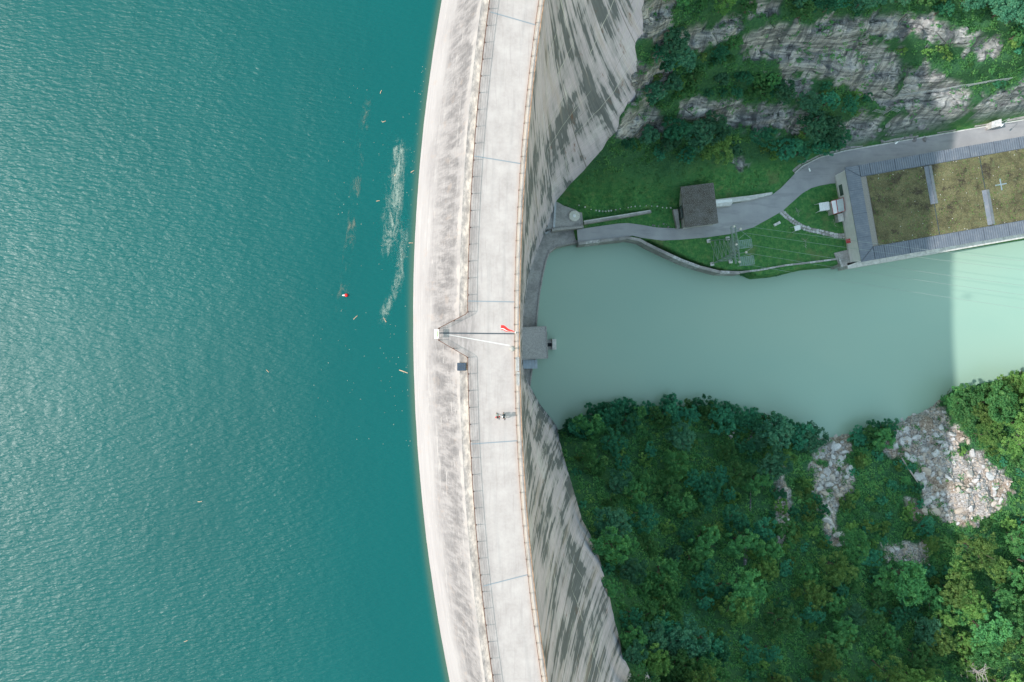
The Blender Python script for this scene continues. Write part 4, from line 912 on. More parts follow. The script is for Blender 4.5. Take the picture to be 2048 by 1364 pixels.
# site hut against the wall
t = thing('site_hut', W(1678, 412, 111), 'pale roofed site hut with red trim against the white powerhouse wall', 'hut')
hz = 107.6
A4 = [(1662, 402), (1672, 399.5), (1676, 426), (1667, 428.5)]; B4 = [(1672.4, 399.4), (1687, 395), (1690, 421.5), (1676.4, 426)]
slab('wall', [(1662.6, 403), (1686, 396.5), (1689, 421), (1667.6, 427.5)], hz + 0.2, 112, M['conclight'], t)
M['paleblue'] = simple('pale_sheet', (0.44, 0.50, 0.50), 0.5, 0.08, 1.5, 0.4)
slab('roof', B4, hz - 0.1, hz + 0.15, M['paleblue'], t); slab('roof', A4, hz, hz + 0.19, M['white'], t)
def trim(pts, z):
    for i in range(len(pts)):
        a, b = W(*pts[i], z), W(*pts[(i + 1) % len(pts)], z)
        MB().tube([a, b], 0.07, 4).build('trim', M['redpaint'], t)
trim(B4, hz - 0.12); trim(A4, hz - 0.02)
t = thing('utility_cabinet', W(1681, 436, 111), 'beige utility cabinet below the red trimmed site hut', 'cabinet')
slab('body', [(1675.5, 428), (1685.5, 426.5), (1688, 441.5), (1678, 443.5)], 109.0, 112, M['stone'], t)
slab('lid', [(1675, 427.7), (1686, 426), (1688.5, 441.8), (1677.6, 444)], 108.9, 109.0, M['conclight'], t)
slab('door', [(1677.4, 430), (1677.6, 430), (1679.4, 441), (1679.2, 441)], 109.3, 110.8, M['steel'], t)
# tall white stands on the lawn
def stand(px, py, w_, d_, h, rz, label, n=6):
    p = W(px, py, 111.2); t = thing('white_stand', p, label, 'stand')
    R = Matrix.Rotation(rz, 3, 'Z')
    for k in range(n):
        v = p + R @ Vector((-w_ / 2 + (k + .5) * w_ / n, 0, 0)); MB().box((v.x, v.y, p.z + h + 0.02 * (k % 2)), (w_ / n - 0.03, d_, 0.06), rz).build('board', M['white'], t)
    for sx in (-1, 1):
        for sy in (-1, 1):
            a = p + R @ Vector((sx * w_ * .45, sy * d_ * .42, h - 0.03)); b = p + R @ Vector((sx * w_ * .55, sy * d_ * .52, 0))
            MB().tube([a, b], 0.08, 5).build('leg', M['white'], t)
    for sy in (-1, 1):
        a = p + R @ Vector((-w_ * .5, sy * d_ * .46, h * .5)); b = p + R @ Vector((w_ * .5, sy * d_ * .46, h * .5)); MB().bar(a, b, 0.04).build('brace', M['white'], t)
    return t
stand(1589, 458, 1.5, 1.25, 2.1, 0.3, 'low white stand with slatted top beside the stone path')
stand(1641, 416, 2.6, 2.1, 2.6, 0.15, 'larger white slatted stand on splayed legs near the site hut', 9)
p = W(1553, 448, 111.2); t = thing('white_box', p, 'pair of small white lidded boxes on the lawn near the road', 'box')
for k, (dx, dy) in enumerate(((-0.42, -0.22), (0.42, 0.22))): 
    o = MB().box((p.x + dx, p.y + dy, p.z + 0.3), (0.78, 0.62, 0.6), 0.5).build('body', M['white'], t, 0.03); MB().box((p.x + dx, p.y + dy, p.z + 0.63), (0.84, 0.68, 0.06), 0.5).build('lid', M['conclight'], o)
# fallen bare branches on the lawn
def twig(px, py, d, ln, rz, seed, name, label, cat, mat='deadwood', group=None, r0=0.05, rise=0.3, nb=7):
    r_ = random.Random(seed); p = W(px, py, d); m = MB(); c = [p + Vector((math.cos(rz) * ln * k / 5 + r_.uniform(-.05, .05) * ln, math.sin(rz) * ln * k / 5 + r_.uniform(-.05, .05) * ln, rise * k / 5)) for k in range(6)]
    m.tube(c, r0, 5, r0 * 0.35)
    o = m.build(name, M[mat], None); tag(o, label, cat, group); o.select_set(False)
    bm_ = MB()
    for k in range(nb):
        s = c[r_.randint(1, 4)]; a = rz + r_.choice((-1, 1)) * r_.uniform(.5, 1.1); l2 = ln * r_.uniform(.2, .45)
        e = s + Vector((math.cos(a) * l2, math.sin(a) * l2, r_.uniform(.0, .5) * l2)); bm_.tube([s, s.lerp(e, .5) + Vector((0, 0, .03)), e], r0 * .5, 4, r0 * .15)
        for _ in range(2):
            a2 = a + r_.uniform(-.8, .8); s2 = s.lerp(e, r_.uniform(.4, .9)); e2 = s2 + Vector((math.cos(a2) * l2 * .5, math.sin(a2) * l2 * .5, .1 * l2)); bm_.tube([s2, e2], r0 * .3, 3, r0 * .1)
    b = bm_.build('twigs', M[mat], o); b['kind'] = 'stuff'
    return o
twig(1592, 416, 111.1, 2.2, -1.2, 1, 'fallen_branch', 'bare pale branch fallen on the lawn above the stone path', 'branch')
twig(1612, 497, 111.1, 2.4, 1.7, 2, 'fallen_branch', 'bare pale branch fallen on the lawn near the river wall', 'branch')
twig(1667, 438, 111.1, 2.0, -1.4, 3, 'fallen_branch', 'bare stick fallen on the lawn beside the utility cabinet', 'branch', nb=3)

# ------------------------------------------------------------------ lattice gantry and its lines
G0 = W(1440, 503, 111); t = thing('lattice_gantry', G0, 'green grey lattice gantry with mesh platforms standing on the lawn beside the pool', 'gantry')
HG = 12.5; zt = -111 + HG
foot = [W(1417, 482, 111), W(1455, 477, 111), W(1461, 523, 111), W(1424, 528, 111)]
gu = (W(1474, 520, 111 - HG) - W(1466, 460, 111 - HG)).normalized()       # along the beam
tc = W(1470, 490, 111 - HG)
gv = Vector((-gu.y, gu.x, 0)); 
if gv.x < 0: gv = -gv
top = [tc - gu * 1.7 - gv * 0.5, tc - gu * 1.7 + gv * 0.5, tc + gu * 1.7 + gv * 0.5, tc + gu * 1.7 - gv * 0.5]
fo = [(i, f) for i, f in enumerate(foot)]
for f in foot:
    MB().box((f.x, f.y, -111.0), (0.95, 0.95, 0.7), 0.15).build('footing', M['conclight'], t, 0.04)
for i in range(4): MB().tube([foot[i] + Vector((0, 0, 0.3)), top[i]], 0.11, 4).build('leg', M['lattice'], t)
lv = [0.06, 0.28, 0.48, 0.66, 0.82, 0.97]
for i in range(4):
    j = (i + 1) % 4
    for k in range(len(lv) - 1):
        a0, a1 = foot[i].lerp(top[i], lv[k]), foot[i].lerp(top[i], lv[k + 1]); b0, b1 = foot[j].lerp(top[j], lv[k]), foot[j].lerp(top[j], lv[k + 1])
        MB().bar(a0, b1, 0.055).build('brace', M['lattice'], t); MB().bar(b0, a1, 0.055).build('brace', M['lattice'], t); MB().bar(a1, b1, 0.055).build('brace', M['lattice'], t)
hb = 4.6
for sx in (-0.5, 0.5):
    for dz in (0, 0.9):
        MB().bar(tc - gu * hb + gv * sx + Vector((0, 0, dz)), tc + gu * hb + gv * sx + Vector((0, 0, dz)), 0.09).build('beam_chord', M['lattice'], t)
for k in range(12):
    s0 = -hb + 2 * hb * k / 12; s1 = -hb + 2 * hb * (k + 1) / 12
    MB().bar(tc + gu * s0 - gv * .5 + Vector((0, 0, .9)), tc + gu * s1 + gv * .5 + Vector((0, 0, .9)), 0.045).build('brace', M['lattice'], t)
    MB().bar(tc + gu * s0 + gv * .5, tc + gu * s1 + gv * .5 + Vector((0, 0, .9)), 0.045).build('brace', M['lattice'], t)
M['mesh'] = simple('walkway_mesh', (0.34, 0.44, 0.46), 0.5, 0.1, 6, 0.4)
def platform(s0, s1, w_, z_):
    m = MB(); o = tc + Vector((0, 0, z_))
    for k in range(9): 
        a = o + gu * s0 + gv * (.55 + w_ * k / 8); m.tube([a, a + gu * (s1 - s0)], 0.035, 4)
    n = int(abs(s1 - s0) / 0.28)
    for k in range(n + 1):
        a = o + gu * (s0 + (s1 - s0) * k / n) + gv * .55; m.tube([a, a + gv * w_], 0.045, 4)
    pl_ = m.build('mesh_platform', M['mesh'], t); pl_['kind'] = 'stuff'
    for s in (s0, s1): MB().bar(o + gu * s - Vector((0, 0, .06)), o + gu * s + gv * (.55 + w_) - Vector((0, 0, .06)), 0.07).build('platform_arm', M['lattice'], t)
ps = (tc - W(1470, 490, 111 - HG)).length
if gu.y > 0: gu = -gu
platform(-0.9, 1.0, 3.6, 0.0); platform(3.2, 5.2, 3.6, 0.0)
tips = []
for s in (-3.9, -1.0, 1.1, 3.1, 5.3): tips.append(tc + gu * s + gv * 4.2 + Vector((0, 0, 0.1)))
M['porcelain'] = simple('porcelain', (0.62, 0.60, 0.52), 0.3, 0.08, 5)
ins = [(-4.4, 0.0), (0.0, 0.0), (4.3, 0.2), (-3.6, 1.5), (2.2, 2.1)]
for s, g in ins:
    c = tc + gu * s + gv * g + Vector((0, 0, .95))
    if abs(g) > 1: MB().bar(tc + gu * s + gv * .5 + Vector((0, 0, .5)), Vector((c.x, c.y, c.z)), 0.06).build('bracket', M['lattice'], t)
    MB().lathe((c.x, c.y, c.z - .05), [(0.12, 0), (0.28, 0.1), (0.14, 0.2), (0.28, 0.3), (0.14, 0.4), (0.28, 0.5), (0.16, 0.62)], 10).build('insulator', M['porcelain'], t)
for s0, s1 in ((-3.6, -1.0), (1.1, 2.2), (2.2, 3.3)):
    MB().bar(tc + gu * s0 + gv * (1.5 if s0 < 0 else 4.1 if s0 < 2 else 2.1) + Vector((0, 0, .2)), tc + gu * s1 + gv * (4.1 if s1 < 0 or s1 > 3 else 2.1) + Vector((0, 0, .2)), 0.06).build('outrigger', M['lattice'], t)
M['wire'] = simple('wire', (0.30, 0.36, 0.34), 0.4, 0.1, 2, 0.5)
names_ = ['uppermost', 'second', 'third', 'fourth', 'lowest']
ends = [(2150, 533), (2150, 552), (2150, 585), (2150, 604), (2150, 632)]
starts = [(1468, 449), (1492, 466), (1503, 490), (1502, 507), (1505, 531)]
for i in range(5):
    a = W(starts[i][0], starts[i][1], 111 - HG - .2); b = W(ends[i][0], ends[i][1], 92 - i)
    pts = [a.lerp(b, k / 24) - Vector((0, 0, 4 * 2.2 * (k / 24) * (1 - k / 24))) for k in range(25)]
    o = MB().tube(pts, 0.032, 4).build('power_line', M['wire'])
    tag(o, 'thin power line strung from the lattice gantry over the pool', 'power line', 'power lines from the gantry')
    if i in (0, 1, 2, 3, 4):
        MB().bar(a, tc + gu * (-3.9, -1.0, 1.1, 3.1, 5.1)[i] + gv * 0.5 + Vector((0, 0, .1)), 0.05).build('line_arm', M['lattice'], t)
# ------------------------------------------------------------------ street lamps, post box, rockfall fences
def lamp(px, py, hx, hy, label):
    p = W(px, py, 111.0); h = 6.0; t = thing('street_lamp', p, label, 'lamp'); e = W(hx, hy, 111 - h)
    MB().tube([p + Vector((0, 0, -0.2)), p + Vector((0, 0, h - .4))], 0.09, 8, 0.06).build('pole', M['steel'], t)
    MB().tube([p + Vector((0, 0, h - .4)), p.lerp(e, .3) + Vector((0, 0, (h - .1) * .7)), e], 0.05, 6).build('arm', M['steel'], t)
    dd = (e - p); dd.z = 0; dd.normalize(); rz = math.atan2(dd.y, dd.x)
    MB().box((e.x + dd.x * .3, e.y + dd.y * .3, e.z), (0.85, 0.34, 0.14), rz).build('lamp_head', M['white'], t, 0.05)
lamp(1599, 341, 1618.5, 337.5, 'street lamp where the road climbs out past the lawn')
lamp(1786, 285, 1795, 284, 'street lamp at the cliff foot opposite the first moss field')
lamp(1992, 249, 2006, 249, 'street lamp next to the concrete box at the cliff foot')
t = thing('concrete_box', W(1994, 246, 110.8), 'weathered concrete box bunker at the cliff foot beside the road', 'bunker')
slab('body', [(1984, 243), (2003, 237.5), (2004, 251), (1983, 256)], 108.6, 112, M['conclight'], t); slab('step', [(1974, 256), (1983.5, 253.5), (1983.5, 256.5), (1974, 259)], 110.3, 112, M['oldconc'], t)
slab('hatch', [(1985.5, 245), (1989, 244), (1989, 247), (1985.5, 248)], 108.5, 108.6, M['white'], t)
def cliff_fence(pts, label):
    h = ground_hit([p[0] for p in pts], [p[1] for p in pts]); P = [Vector(x) for x in h]; t = thing('rockfall_fence', P[0], label, 'fence')
    for p in P: MB().bar(p - Vector((0, 0, .5)), p + Vector((0, 0, 2.2)), 0.07).build('post', M['steel'], t)
    for z_ in (0.7, 1.4, 2.1): MB().tube([p + Vector((0, 0, z_)) for p in P], 0.045, 4).build('cable', M['steel'], t)
cliff_fence([(1788, 197), (1830, 190), (1870, 184), (1910, 177), (1935, 174), (1970, 167), (2012, 162)], 'long rockfall fence slanting across the cliff above the grey streaked wall')
cliff_fence([(1744, 224), (1765, 230), (1778, 221), (1791, 226)], 'short rockfall fence on the ledge above the road bend')
cliff_fence([(1625, 240), (1645, 246), (1662, 249)], 'short rockfall fence among the trees above the meadow')

# ------------------------------------------------------------------ foliage
def leaf_mat(name, c0, c1, c2):
    q = N(name, 0.65, 0.25); f = q.attr('tint'); oi = q.n('ShaderNodeObjectInfo').outputs['Random']
    col = q.ramp(f, [(0.0, c0), (0.55, c1), (1.0, c2)])
    hs = q.n('ShaderNodeHueSaturation'); q.l(col, hs.inputs['Color'])
    q.l(q.rng(oi, 0, 1, 0.490, 0.508), hs.inputs['Hue']); q.l(q.rng(oi, 0.0, 1.0, 0.68, 1.35), hs.inputs['Value'])
    q.l(hs.outputs[0], q.b.inputs['Base Color'])
    tr = q.n('ShaderNodeBsdfTranslucent'); q.l(hs.outputs[0], tr.inputs[0]); mx = q.n('ShaderNodeMixShader'); mx.inputs[0].default_value = 0.32
    q.l(q.b.outputs[0], mx.inputs[1]); q.l(tr.outputs[0], mx.inputs[2]); q.l(mx.outputs[0], q.t.nodes['Material Output'].inputs[0])
    return q.m
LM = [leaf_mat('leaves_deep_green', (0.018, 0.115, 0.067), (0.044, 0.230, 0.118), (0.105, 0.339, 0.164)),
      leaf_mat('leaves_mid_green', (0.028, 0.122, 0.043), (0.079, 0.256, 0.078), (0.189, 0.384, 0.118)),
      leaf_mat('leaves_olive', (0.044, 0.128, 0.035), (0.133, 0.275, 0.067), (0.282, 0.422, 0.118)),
      leaf_mat('leaves_blue_green', (0.026, 0.109, 0.067), (0.064, 0.218, 0.116), (0.147, 0.320, 0.175))]  # on the trees, deeper tones stand for shade and olive for sun
def leaves(centers, radius, per, size, r_, up=0.5, tint=None):
    """leaf-sized quads scattered in clumps -> verts, faces, tint"""
    n = len(centers); c = np.repeat(centers, per, 0); rad = np.repeat(np.broadcast_to(radius, (n,)), per)
    d = r_.normal(size=(n * per, 3)); d /= np.linalg.norm(d, axis=1)[:, None]
    pos = c + d * (rad * r_.random(n * per) ** 0.45)[:, None] * np.array([1, 1, 0.75])
    nrm = d * 0.7 + r_.normal(size=(n * per, 3)) * 0.45 + np.array([0, 0, up]); nrm /= np.linalg.norm(nrm, axis=1)[:, None]
    a = np.cross(nrm, r_.normal(size=(n * per, 3))); a /= np.linalg.norm(a, axis=1)[:, None]; b = np.cross(nrm, a)
    s = size * r_.uniform(0.6, 1.3, n * per)[:, None]
    V = np.stack([pos - a * s, pos - b * s * 0.55, pos + a * s, pos + b * s * 0.55], 1).reshape(-1, 3)
    F = np.arange(n * per * 4).reshape(-1, 4)
    tt = np.repeat(r_.random(n) if tint is None else tint, per) * 0.65 + r_.random(n * per) * 0.35
    return V, F, np.repeat(tt, 4)
def crown_mesh(seed, R, H, mat, dens=1.0, lobes=8, open_=0.0):
    r_ = np.random.default_rng(seed); cen = []; ti = []
    for k in range(lobes):
        a = 2 * math.pi * (k + r_.uniform(-.3, .3)) / lobes * 1.618 * 2; rr = R * (0.15 + 0.55 * math.sqrt((k + .5) / lobes)); lz = H * (0.62 + 0.30 * (1 - (rr / R) ** 2) + r_.uniform(-.10, .08))
        lr = R * r_.uniform(0.34, 0.52); lt = r_.random()
        n = int(11 * dens); th = r_.uniform(0, 2 * math.pi, n); cz_ = r_.uniform(-0.45, 1.0, n); sn = np.sqrt(1 - cz_ ** 2)
        cen.append(np.stack([math.cos(a) * rr + lr * sn * np.cos(th), math.sin(a) * rr + lr * sn * np.sin(th), lz + lr * 0.8 * cz_], 1)); ti.append(np.clip(lt * .5 + r_.random(n) * .5, 0, 1))
    cen = np.concatenate(cen); ti = np.concatenate(ti)
    V, F, T = leaves(cen, R * r_.uniform(0.10, 0.21, len(cen)), 48, r_.uniform(.13, .20), r_, 0.5, ti)
    me = np_mesh('crown', V, F, mat); vattr(me, 'tint', T); return me
def trunk_mesh(seed, H, R):
    r_ = random.Random(seed); m = MB(); base = [Vector((r_.uniform(-.1, .1) * k, r_.uniform(-.1, .1) * k, -0.8 + (H * 0.78 + .8) * k / 4)) for k in range(5)]
    m.tube(base, 0.20, 7, 0.07)
    for k in range(6):
        s = base[1 + k % 3].lerp(base[2 + k % 3], r_.random()); a = k * 2.4; L = R * r_.uniform(.5, .85)
        m.tube([s, s + Vector((math.cos(a) * L * .5, math.sin(a) * L * .5, L * .35)), s + Vector((math.cos(a) * L, math.sin(a) * L, L * .9))], 0.075, 5, 0.02)
    o = m.build('trunk', M['bark']); me = o.data; bpy.data.objects.remove(o); return me
variants = []
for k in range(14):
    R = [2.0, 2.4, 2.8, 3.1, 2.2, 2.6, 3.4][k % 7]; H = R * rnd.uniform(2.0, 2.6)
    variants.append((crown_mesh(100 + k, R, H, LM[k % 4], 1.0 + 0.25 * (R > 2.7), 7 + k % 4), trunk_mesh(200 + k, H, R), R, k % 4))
TONE = ['deep green', 'mid green', 'olive green', 'blue green']
def tree(x, y, z, vi, s, where, group):
    cm, tm, R, ti = variants[vi]; size = 'small' if R * s < 2.2 else 'medium sized' if R * s < 3.0 else 'large'
    t = thing('broadleaf_tree', (x, y, z), '%s %s broadleaf tree %s' % (size, TONE[ti], where), 'tree', '%s, %s, %s' % (group, TONE[ti], size)); t.rotation_euler.z = rnd.random() * 6.28; t.scale = (s, s, s * rnd.uniform(.85, 1.15))
    for nm, me in (('trunk', tm), ('crown', cm)):
        o = bpy.data.objects.new(nm, me); C.objects.link(o); o.parent = t
def grow(poly, f):
    cx, cy = sum(p[0] for p in poly) / len(poly), sum(p[1] for p in poly) / len(poly); return [(cx + (x - cx) * f, cy + (y - cy) * f) for x, y in poly]
def sample(polys, n, mind, avoid=(), tries=40):
    xs = [p for pl in polys for p in pl]; x0, x1 = min(p[0] for p in xs), max(p[0] for p in xs); y0, y1 = min(p[1] for p in xs), max(p[1] for p in xs)
    pts = []
    cand = np.stack([rng.uniform(x0, x1, n * tries), rng.uniform(y0, y1, n * tries)], 1)
    ok = np.zeros(len(cand), bool)
    for pl in polys: ok |= in_poly(cand[:, 0], cand[:, 1], pl)
    for pl in avoid: ok &= ~in_poly(cand[:, 0], cand[:, 1], pl)
    for c in cand[ok]:
        if len(pts) >= n: break
        if not pts or np.min(np.hypot(*(np.array(pts) - c).T)) > mind: pts.append(c)
    return np.array(pts)
low_polys = [[(1570, 925), (1625, 920), (1640, 1000), (1650, 1095), (1575, 1095)], [(1700, 905), (1765, 890), (1840, 960), (1850, 1030), (1800, 1085), (1700, 1095), (1690, 1000)], [(1130, 880), (1160, 900), (1215, 1090), (1180, 1060), (1140, 960)],
             [(1395, 1225), (1470, 1200), (1530, 1240), (1500, 1280), (1420, 1270)]]
bankp = [[(1880, 800), (1900, 782), (1950, 768), (2090, 744), (2090, 768), (1890, 818)], [(1560, 850), (1612, 864), (1612, 876), (1560, 866)], [(1692, 862), (1765, 848), (1765, 860), (1692, 874)], [(1132, 832), (1200, 814), (1300, 808), (1400, 806), (1470, 818), (1520, 830), (1560, 846), (1560, 868), (1500, 850), (1400, 832), (1300, 834), (1200, 840), (1134, 862)]]
south = [[(1130, 862), (1560, 862), (1620, 880), (1720, 872), (1800, 850), (1862, 815), (1900, 780), (1950, 766), (2100, 742), (2100, 1440), (1310, 1440), (1265, 1330), (1225, 1230), (1205, 1150), (1180, 1080), (1155, 980), (1130, 910)]]
P1 = sample(bankp, 52, 16)
P2 = sample(south, 192, 28, [grow(p, 1.22) for p in rubble_polys] + low_polys)
north1 = [[(1310, 95), (1400, 100), (1490, 85), (1500, 118), (1565, 138), (1560, 200), (1490, 205), (1440, 190), (1360, 195), (1300, 235), (1285, 190)], [(1350, 10), (1495, 5), (1500, 40), (1440, 40), (1350, 50)], [(1575, 5), (1750, 0), (1750, 22), (1600, 42), (1540, 42)],
          [(1250, 282), (1340, 262), (1500, 268), (1640, 268), (1655, 290), (1600, 312), (1480, 312), (1400, 318), (1250, 312)], [(1770, 0), (2060, -10), (2060, 160), (2000, 75), (1900, 40), (1780, 20)], [(1580, 215), (1650, 205), (1690, 225), (1660, 262), (1630, 235)], [(1660, 285), (1690, 300), (1600, 320)]]
P3 = sample(north1, 62, 25)
for (P_, kind) in ((P1, 0), (P2, 1), (P3, 2)):
    H_ = ground_hit(P_[:, 0], P_[:, 1])
    for (px, py), (x, y, z) in zip(P_, H_):
        lit = x > -z + 2 + 0.0019 * y * y  # sun and shade go into the leaf colour: yellower variants where lit
        vi = rnd.randrange(14)
        if kind == 0: tree(x, y, z, rnd.choice((1, 2, 5, 6, 9, 10, 13)) if px > 1850 else rnd.choice((0, 4, 8, 12, 3, 5)), rnd.uniform(.95, 1.45), 'leaning over the southern edge of the pool', 'trees along the pool edge')  # bank trees at the sunlit end get the yellower leaf tones
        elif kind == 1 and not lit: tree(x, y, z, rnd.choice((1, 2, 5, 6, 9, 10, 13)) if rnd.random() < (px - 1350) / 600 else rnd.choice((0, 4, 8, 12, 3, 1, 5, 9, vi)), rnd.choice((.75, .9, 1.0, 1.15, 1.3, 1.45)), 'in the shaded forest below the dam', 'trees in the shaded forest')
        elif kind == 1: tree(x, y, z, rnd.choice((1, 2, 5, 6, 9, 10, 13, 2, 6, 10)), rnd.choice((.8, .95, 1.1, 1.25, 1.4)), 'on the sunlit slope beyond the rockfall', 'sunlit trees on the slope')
        else: tree(x, y, z, rnd.choice((0, 3, 4, 7, 8, 1, vi)), rnd.uniform(.7, 1.1) if py < 255 else rnd.uniform(.9, 1.35), 'on the rocky cliff side above the meadow', 'trees on the cliff ledges')

# bushes between the trees
bushes = []
for k in range(6):
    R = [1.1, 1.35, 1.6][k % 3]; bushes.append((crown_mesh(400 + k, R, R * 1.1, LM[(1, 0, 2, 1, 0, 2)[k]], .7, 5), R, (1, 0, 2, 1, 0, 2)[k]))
m = MB()
for k in range(5): m.tube([(0, 0, -.4), (math.cos(k * 1.26) * .25, math.sin(k * 1.26) * .25, .4), (math.cos(k * 1.26) * .6, math.sin(k * 1.26) * .6, .9)], .05, 4, .02)
o = m.build('stems', M['bark']); stem_me = o.data; bpy.data.objects.remove(o)
def bush(x, y, z, s, where, group):
    cm, R, ti = rnd.choice(bushes)
    t = thing('bush', (x, y, z - .1), 'rounded %s bush %s' % (TONE[ti], where), 'bush', '%s, %s' % (group, TONE[ti])); t.rotation_euler.z = rnd.random() * 6.28; t.scale = (s, s, s * rnd.uniform(.8, 1.2))
    for nm, me in (('stems', stem_me), ('foliage', cm)):
        o = bpy.data.objects.new(nm, me); C.objects.link(o); o.parent = t
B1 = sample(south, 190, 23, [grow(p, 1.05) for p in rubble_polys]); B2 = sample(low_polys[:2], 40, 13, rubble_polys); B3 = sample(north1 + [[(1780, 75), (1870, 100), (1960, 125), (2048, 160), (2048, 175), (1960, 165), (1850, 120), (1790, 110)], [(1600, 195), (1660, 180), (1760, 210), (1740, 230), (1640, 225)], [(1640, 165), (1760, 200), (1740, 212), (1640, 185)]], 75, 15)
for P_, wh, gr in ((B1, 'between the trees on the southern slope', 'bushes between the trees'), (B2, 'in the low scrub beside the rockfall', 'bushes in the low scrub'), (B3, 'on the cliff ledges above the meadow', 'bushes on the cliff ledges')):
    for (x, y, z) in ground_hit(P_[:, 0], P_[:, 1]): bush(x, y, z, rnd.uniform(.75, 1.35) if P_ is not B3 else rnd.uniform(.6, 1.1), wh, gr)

# undergrowth on every slope that is not bare rock
r_ = np.random.default_rng(5)
def undergrowth(name, X, Y, dens_fn, n, rad, per, size, mat, label):
    x = r_.uniform(*X, n); y = r_.uniform(*Y, n); keep = dens_fn(x, y) > r_.random(n); x, y = x[keep], y[keep]
    z = ground_z(x, y); c = np.stack([x, y, z + rad * 0.35], 1)
    ti = np.clip(0.60 * fbm(x * .12 + 50, y * .12, 3) * 1.6 - .12 + .5 * r_.random(len(x)), 0, 1)
    V, F, T = leaves(c, rad * r_.uniform(.6, 1.4, len(x)), per, size, r_, 0.7, ti)
    me = np_mesh(name, V, F, mat); vattr(me, 'tint', T); tag(link(bpy.data.objects.new(name, me)), label, None, None, 'stuff')
def look(A_): return lambda x, y: bil(A_, -60, -120, DX, x, y)
fr_, fru, ffl, fdr = look(rock), look(rub), look(flat), look(dr)
vis = lambda x, y: (x > face_x(y, np.clip(ground_z(x, y), -125, -1)) + 0.2)
undergrowth('undergrowth', (6, 150), (-92, -10), lambda x, y: (fdr(x, y) < 0.2) * vis(x, y) * (1 - 0.90 * fru(x, y)), 11500, 0.95, 30, 0.21, LM[1], 'tangled green undergrowth covering the southern slope')
undergrowth('undergrowth', (6, 150), (-92, -10), lambda x, y: (fdr(x, y) < -0.3) * vis(x, y) * (1 - 0.97 * fru(x, y)) * (fbm(x * .1 + 7, y * .1, 3) > .5), 5000, 0.7, 24, 0.17, LM[2], 'lighter low herbs in patches on the southern slope')
undergrowth('undergrowth', (10, 150), (34, 88), lambda x, y: (ffl(x, y) < 0.05) * vis(x, y) * (1 - fr_(x, y)) * (ground_z(x, y) > -101.5) * (0.45 + 0.55 * (fbm(x * .2, y * .2, 3) > .42)), 8000, 0.8, 26, 0.19, LM[1], 'tangled green undergrowth on the cliff ledges')
undergrowth('undergrowth', (10, 150), (34, 88), lambda x, y: (ffl(x, y) < 0.05) * vis(x, y) * fr_(x, y) * (fbm(x * .3 + 3, y * .3, 3) > .55), 6000, 0.55, 24, 0.15, LM[1], 'small green tufts rooted in the cracks of the cliff')
undergrowth('meadow_herbs', (8, 120), (18, 60), lambda x, y: (ffl(x, y) < 0.4) * vis(x, y) * (ground_z(x, y) <= -100) * (1 - fr_(x, y)) * .75, 7000, 0.34, 10, 0.11, LM[1], 'rough meadow herbs between the cliff and the road')
bkp = [[(1462, 540), (1500, 553), (1545, 549), (1590, 538), (1640, 527), (1600, 525), (1520, 537)]]
bp = sample(bkp, 26, 5); bw_ = np.array([W(x, y, 115.5) for x, y in bp])
V, F, T = leaves(np.concatenate([bw_, bw_ + [0, 0, .9]]), 1.0, 60, 0.17, r_, .6); me = np_mesh('river_bush', V, F, LM[0]); vattr(me, 'tint', T)
o = link(bpy.data.objects.new('river_bush', me)); tag(o, 'dense dark bushes growing below the river wall over the pool', None, None, 'stuff')
# rosettes and stones on the mossy roof
nn_ = 900; uu = r_.uniform(SL + 1.6, LEN - .5, nn_); vv2 = r_.uniform(SB + .4, WID - ST - .4, nn_); k1 = fbm(uu * .25, vv2 * .25, 3) > .47
cc = np.array([B(a, b, -RD + .05) for a, b in zip(uu[k1], vv2[k1])]); V, F, T = leaves(cc, r_.uniform(.12, .42, len(cc)), 9, .09, r_, 2.0)
me = np_mesh('roof_plants', V, F, LM[2]); vattr(me, 'tint', T); tag(link(bpy.data.objects.new('roof_plants', me)), 'small green plants dotted over the mossy powerhouse roof', None, None, 'stuff')
m = MB()
for k in range(95):
    p = B(r_.uniform(SL + 1.6, LEN - .5), r_.uniform(SB + .4, WID - ST - .4) if k % 3 else r_.choice([SB + .3, WID - ST - .35]), -RD + .02); s = r_.uniform(.05, .12); m.lathe((p.x, p.y, p.z), [(s, 0), (s * .9, s * .5), (s * .4, s * .8)], 5)
tag(m.build('roof_stones', M['conclight']), 'small pale stones strewn over the mossy powerhouse roof', None, None, 'stuff')

# ------------------------------------------------------------------ boulders of the rockfall
q = N('pale_boulder', 0.9, 0.2); f = q.noise(q.co(), 1.6, 5, 0.65); oi = q.n('ShaderNodeObjectInfo').outputs['Random']
b_ = q.ramp(f, [(0.3, (0.36, 0.355, 0.35)), (0.5, (0.56, 0.555, 0.545)), (0.7, (0.70, 0.69, 0.68))]); b_ = q.mix(q.rng(oi, 0.62, 0.95, 0, 0.65), b_, (0.46, 0.36, 0.26))
b_ = q.mix(q.rng(oi, 0.0, 0.25, 0.45, 0.0), b_, (0.24, 0.245, 0.25)); q.col(b_); q.bump(f, 0.15, 0.6); M['boulder'] = q.m
q = N('dark_boulder', 0.9, 0.2); f = q.noise(q.co(), 1.6, 5, 0.65); q.col(q.ramp(f, [(0.3, (0.14, 0.14, 0.145)), (0.7, (0.34, 0.33, 0.33))])); q.bump(f, 0.15, 0.6); M['boulderd'] = q.m
bvar = []
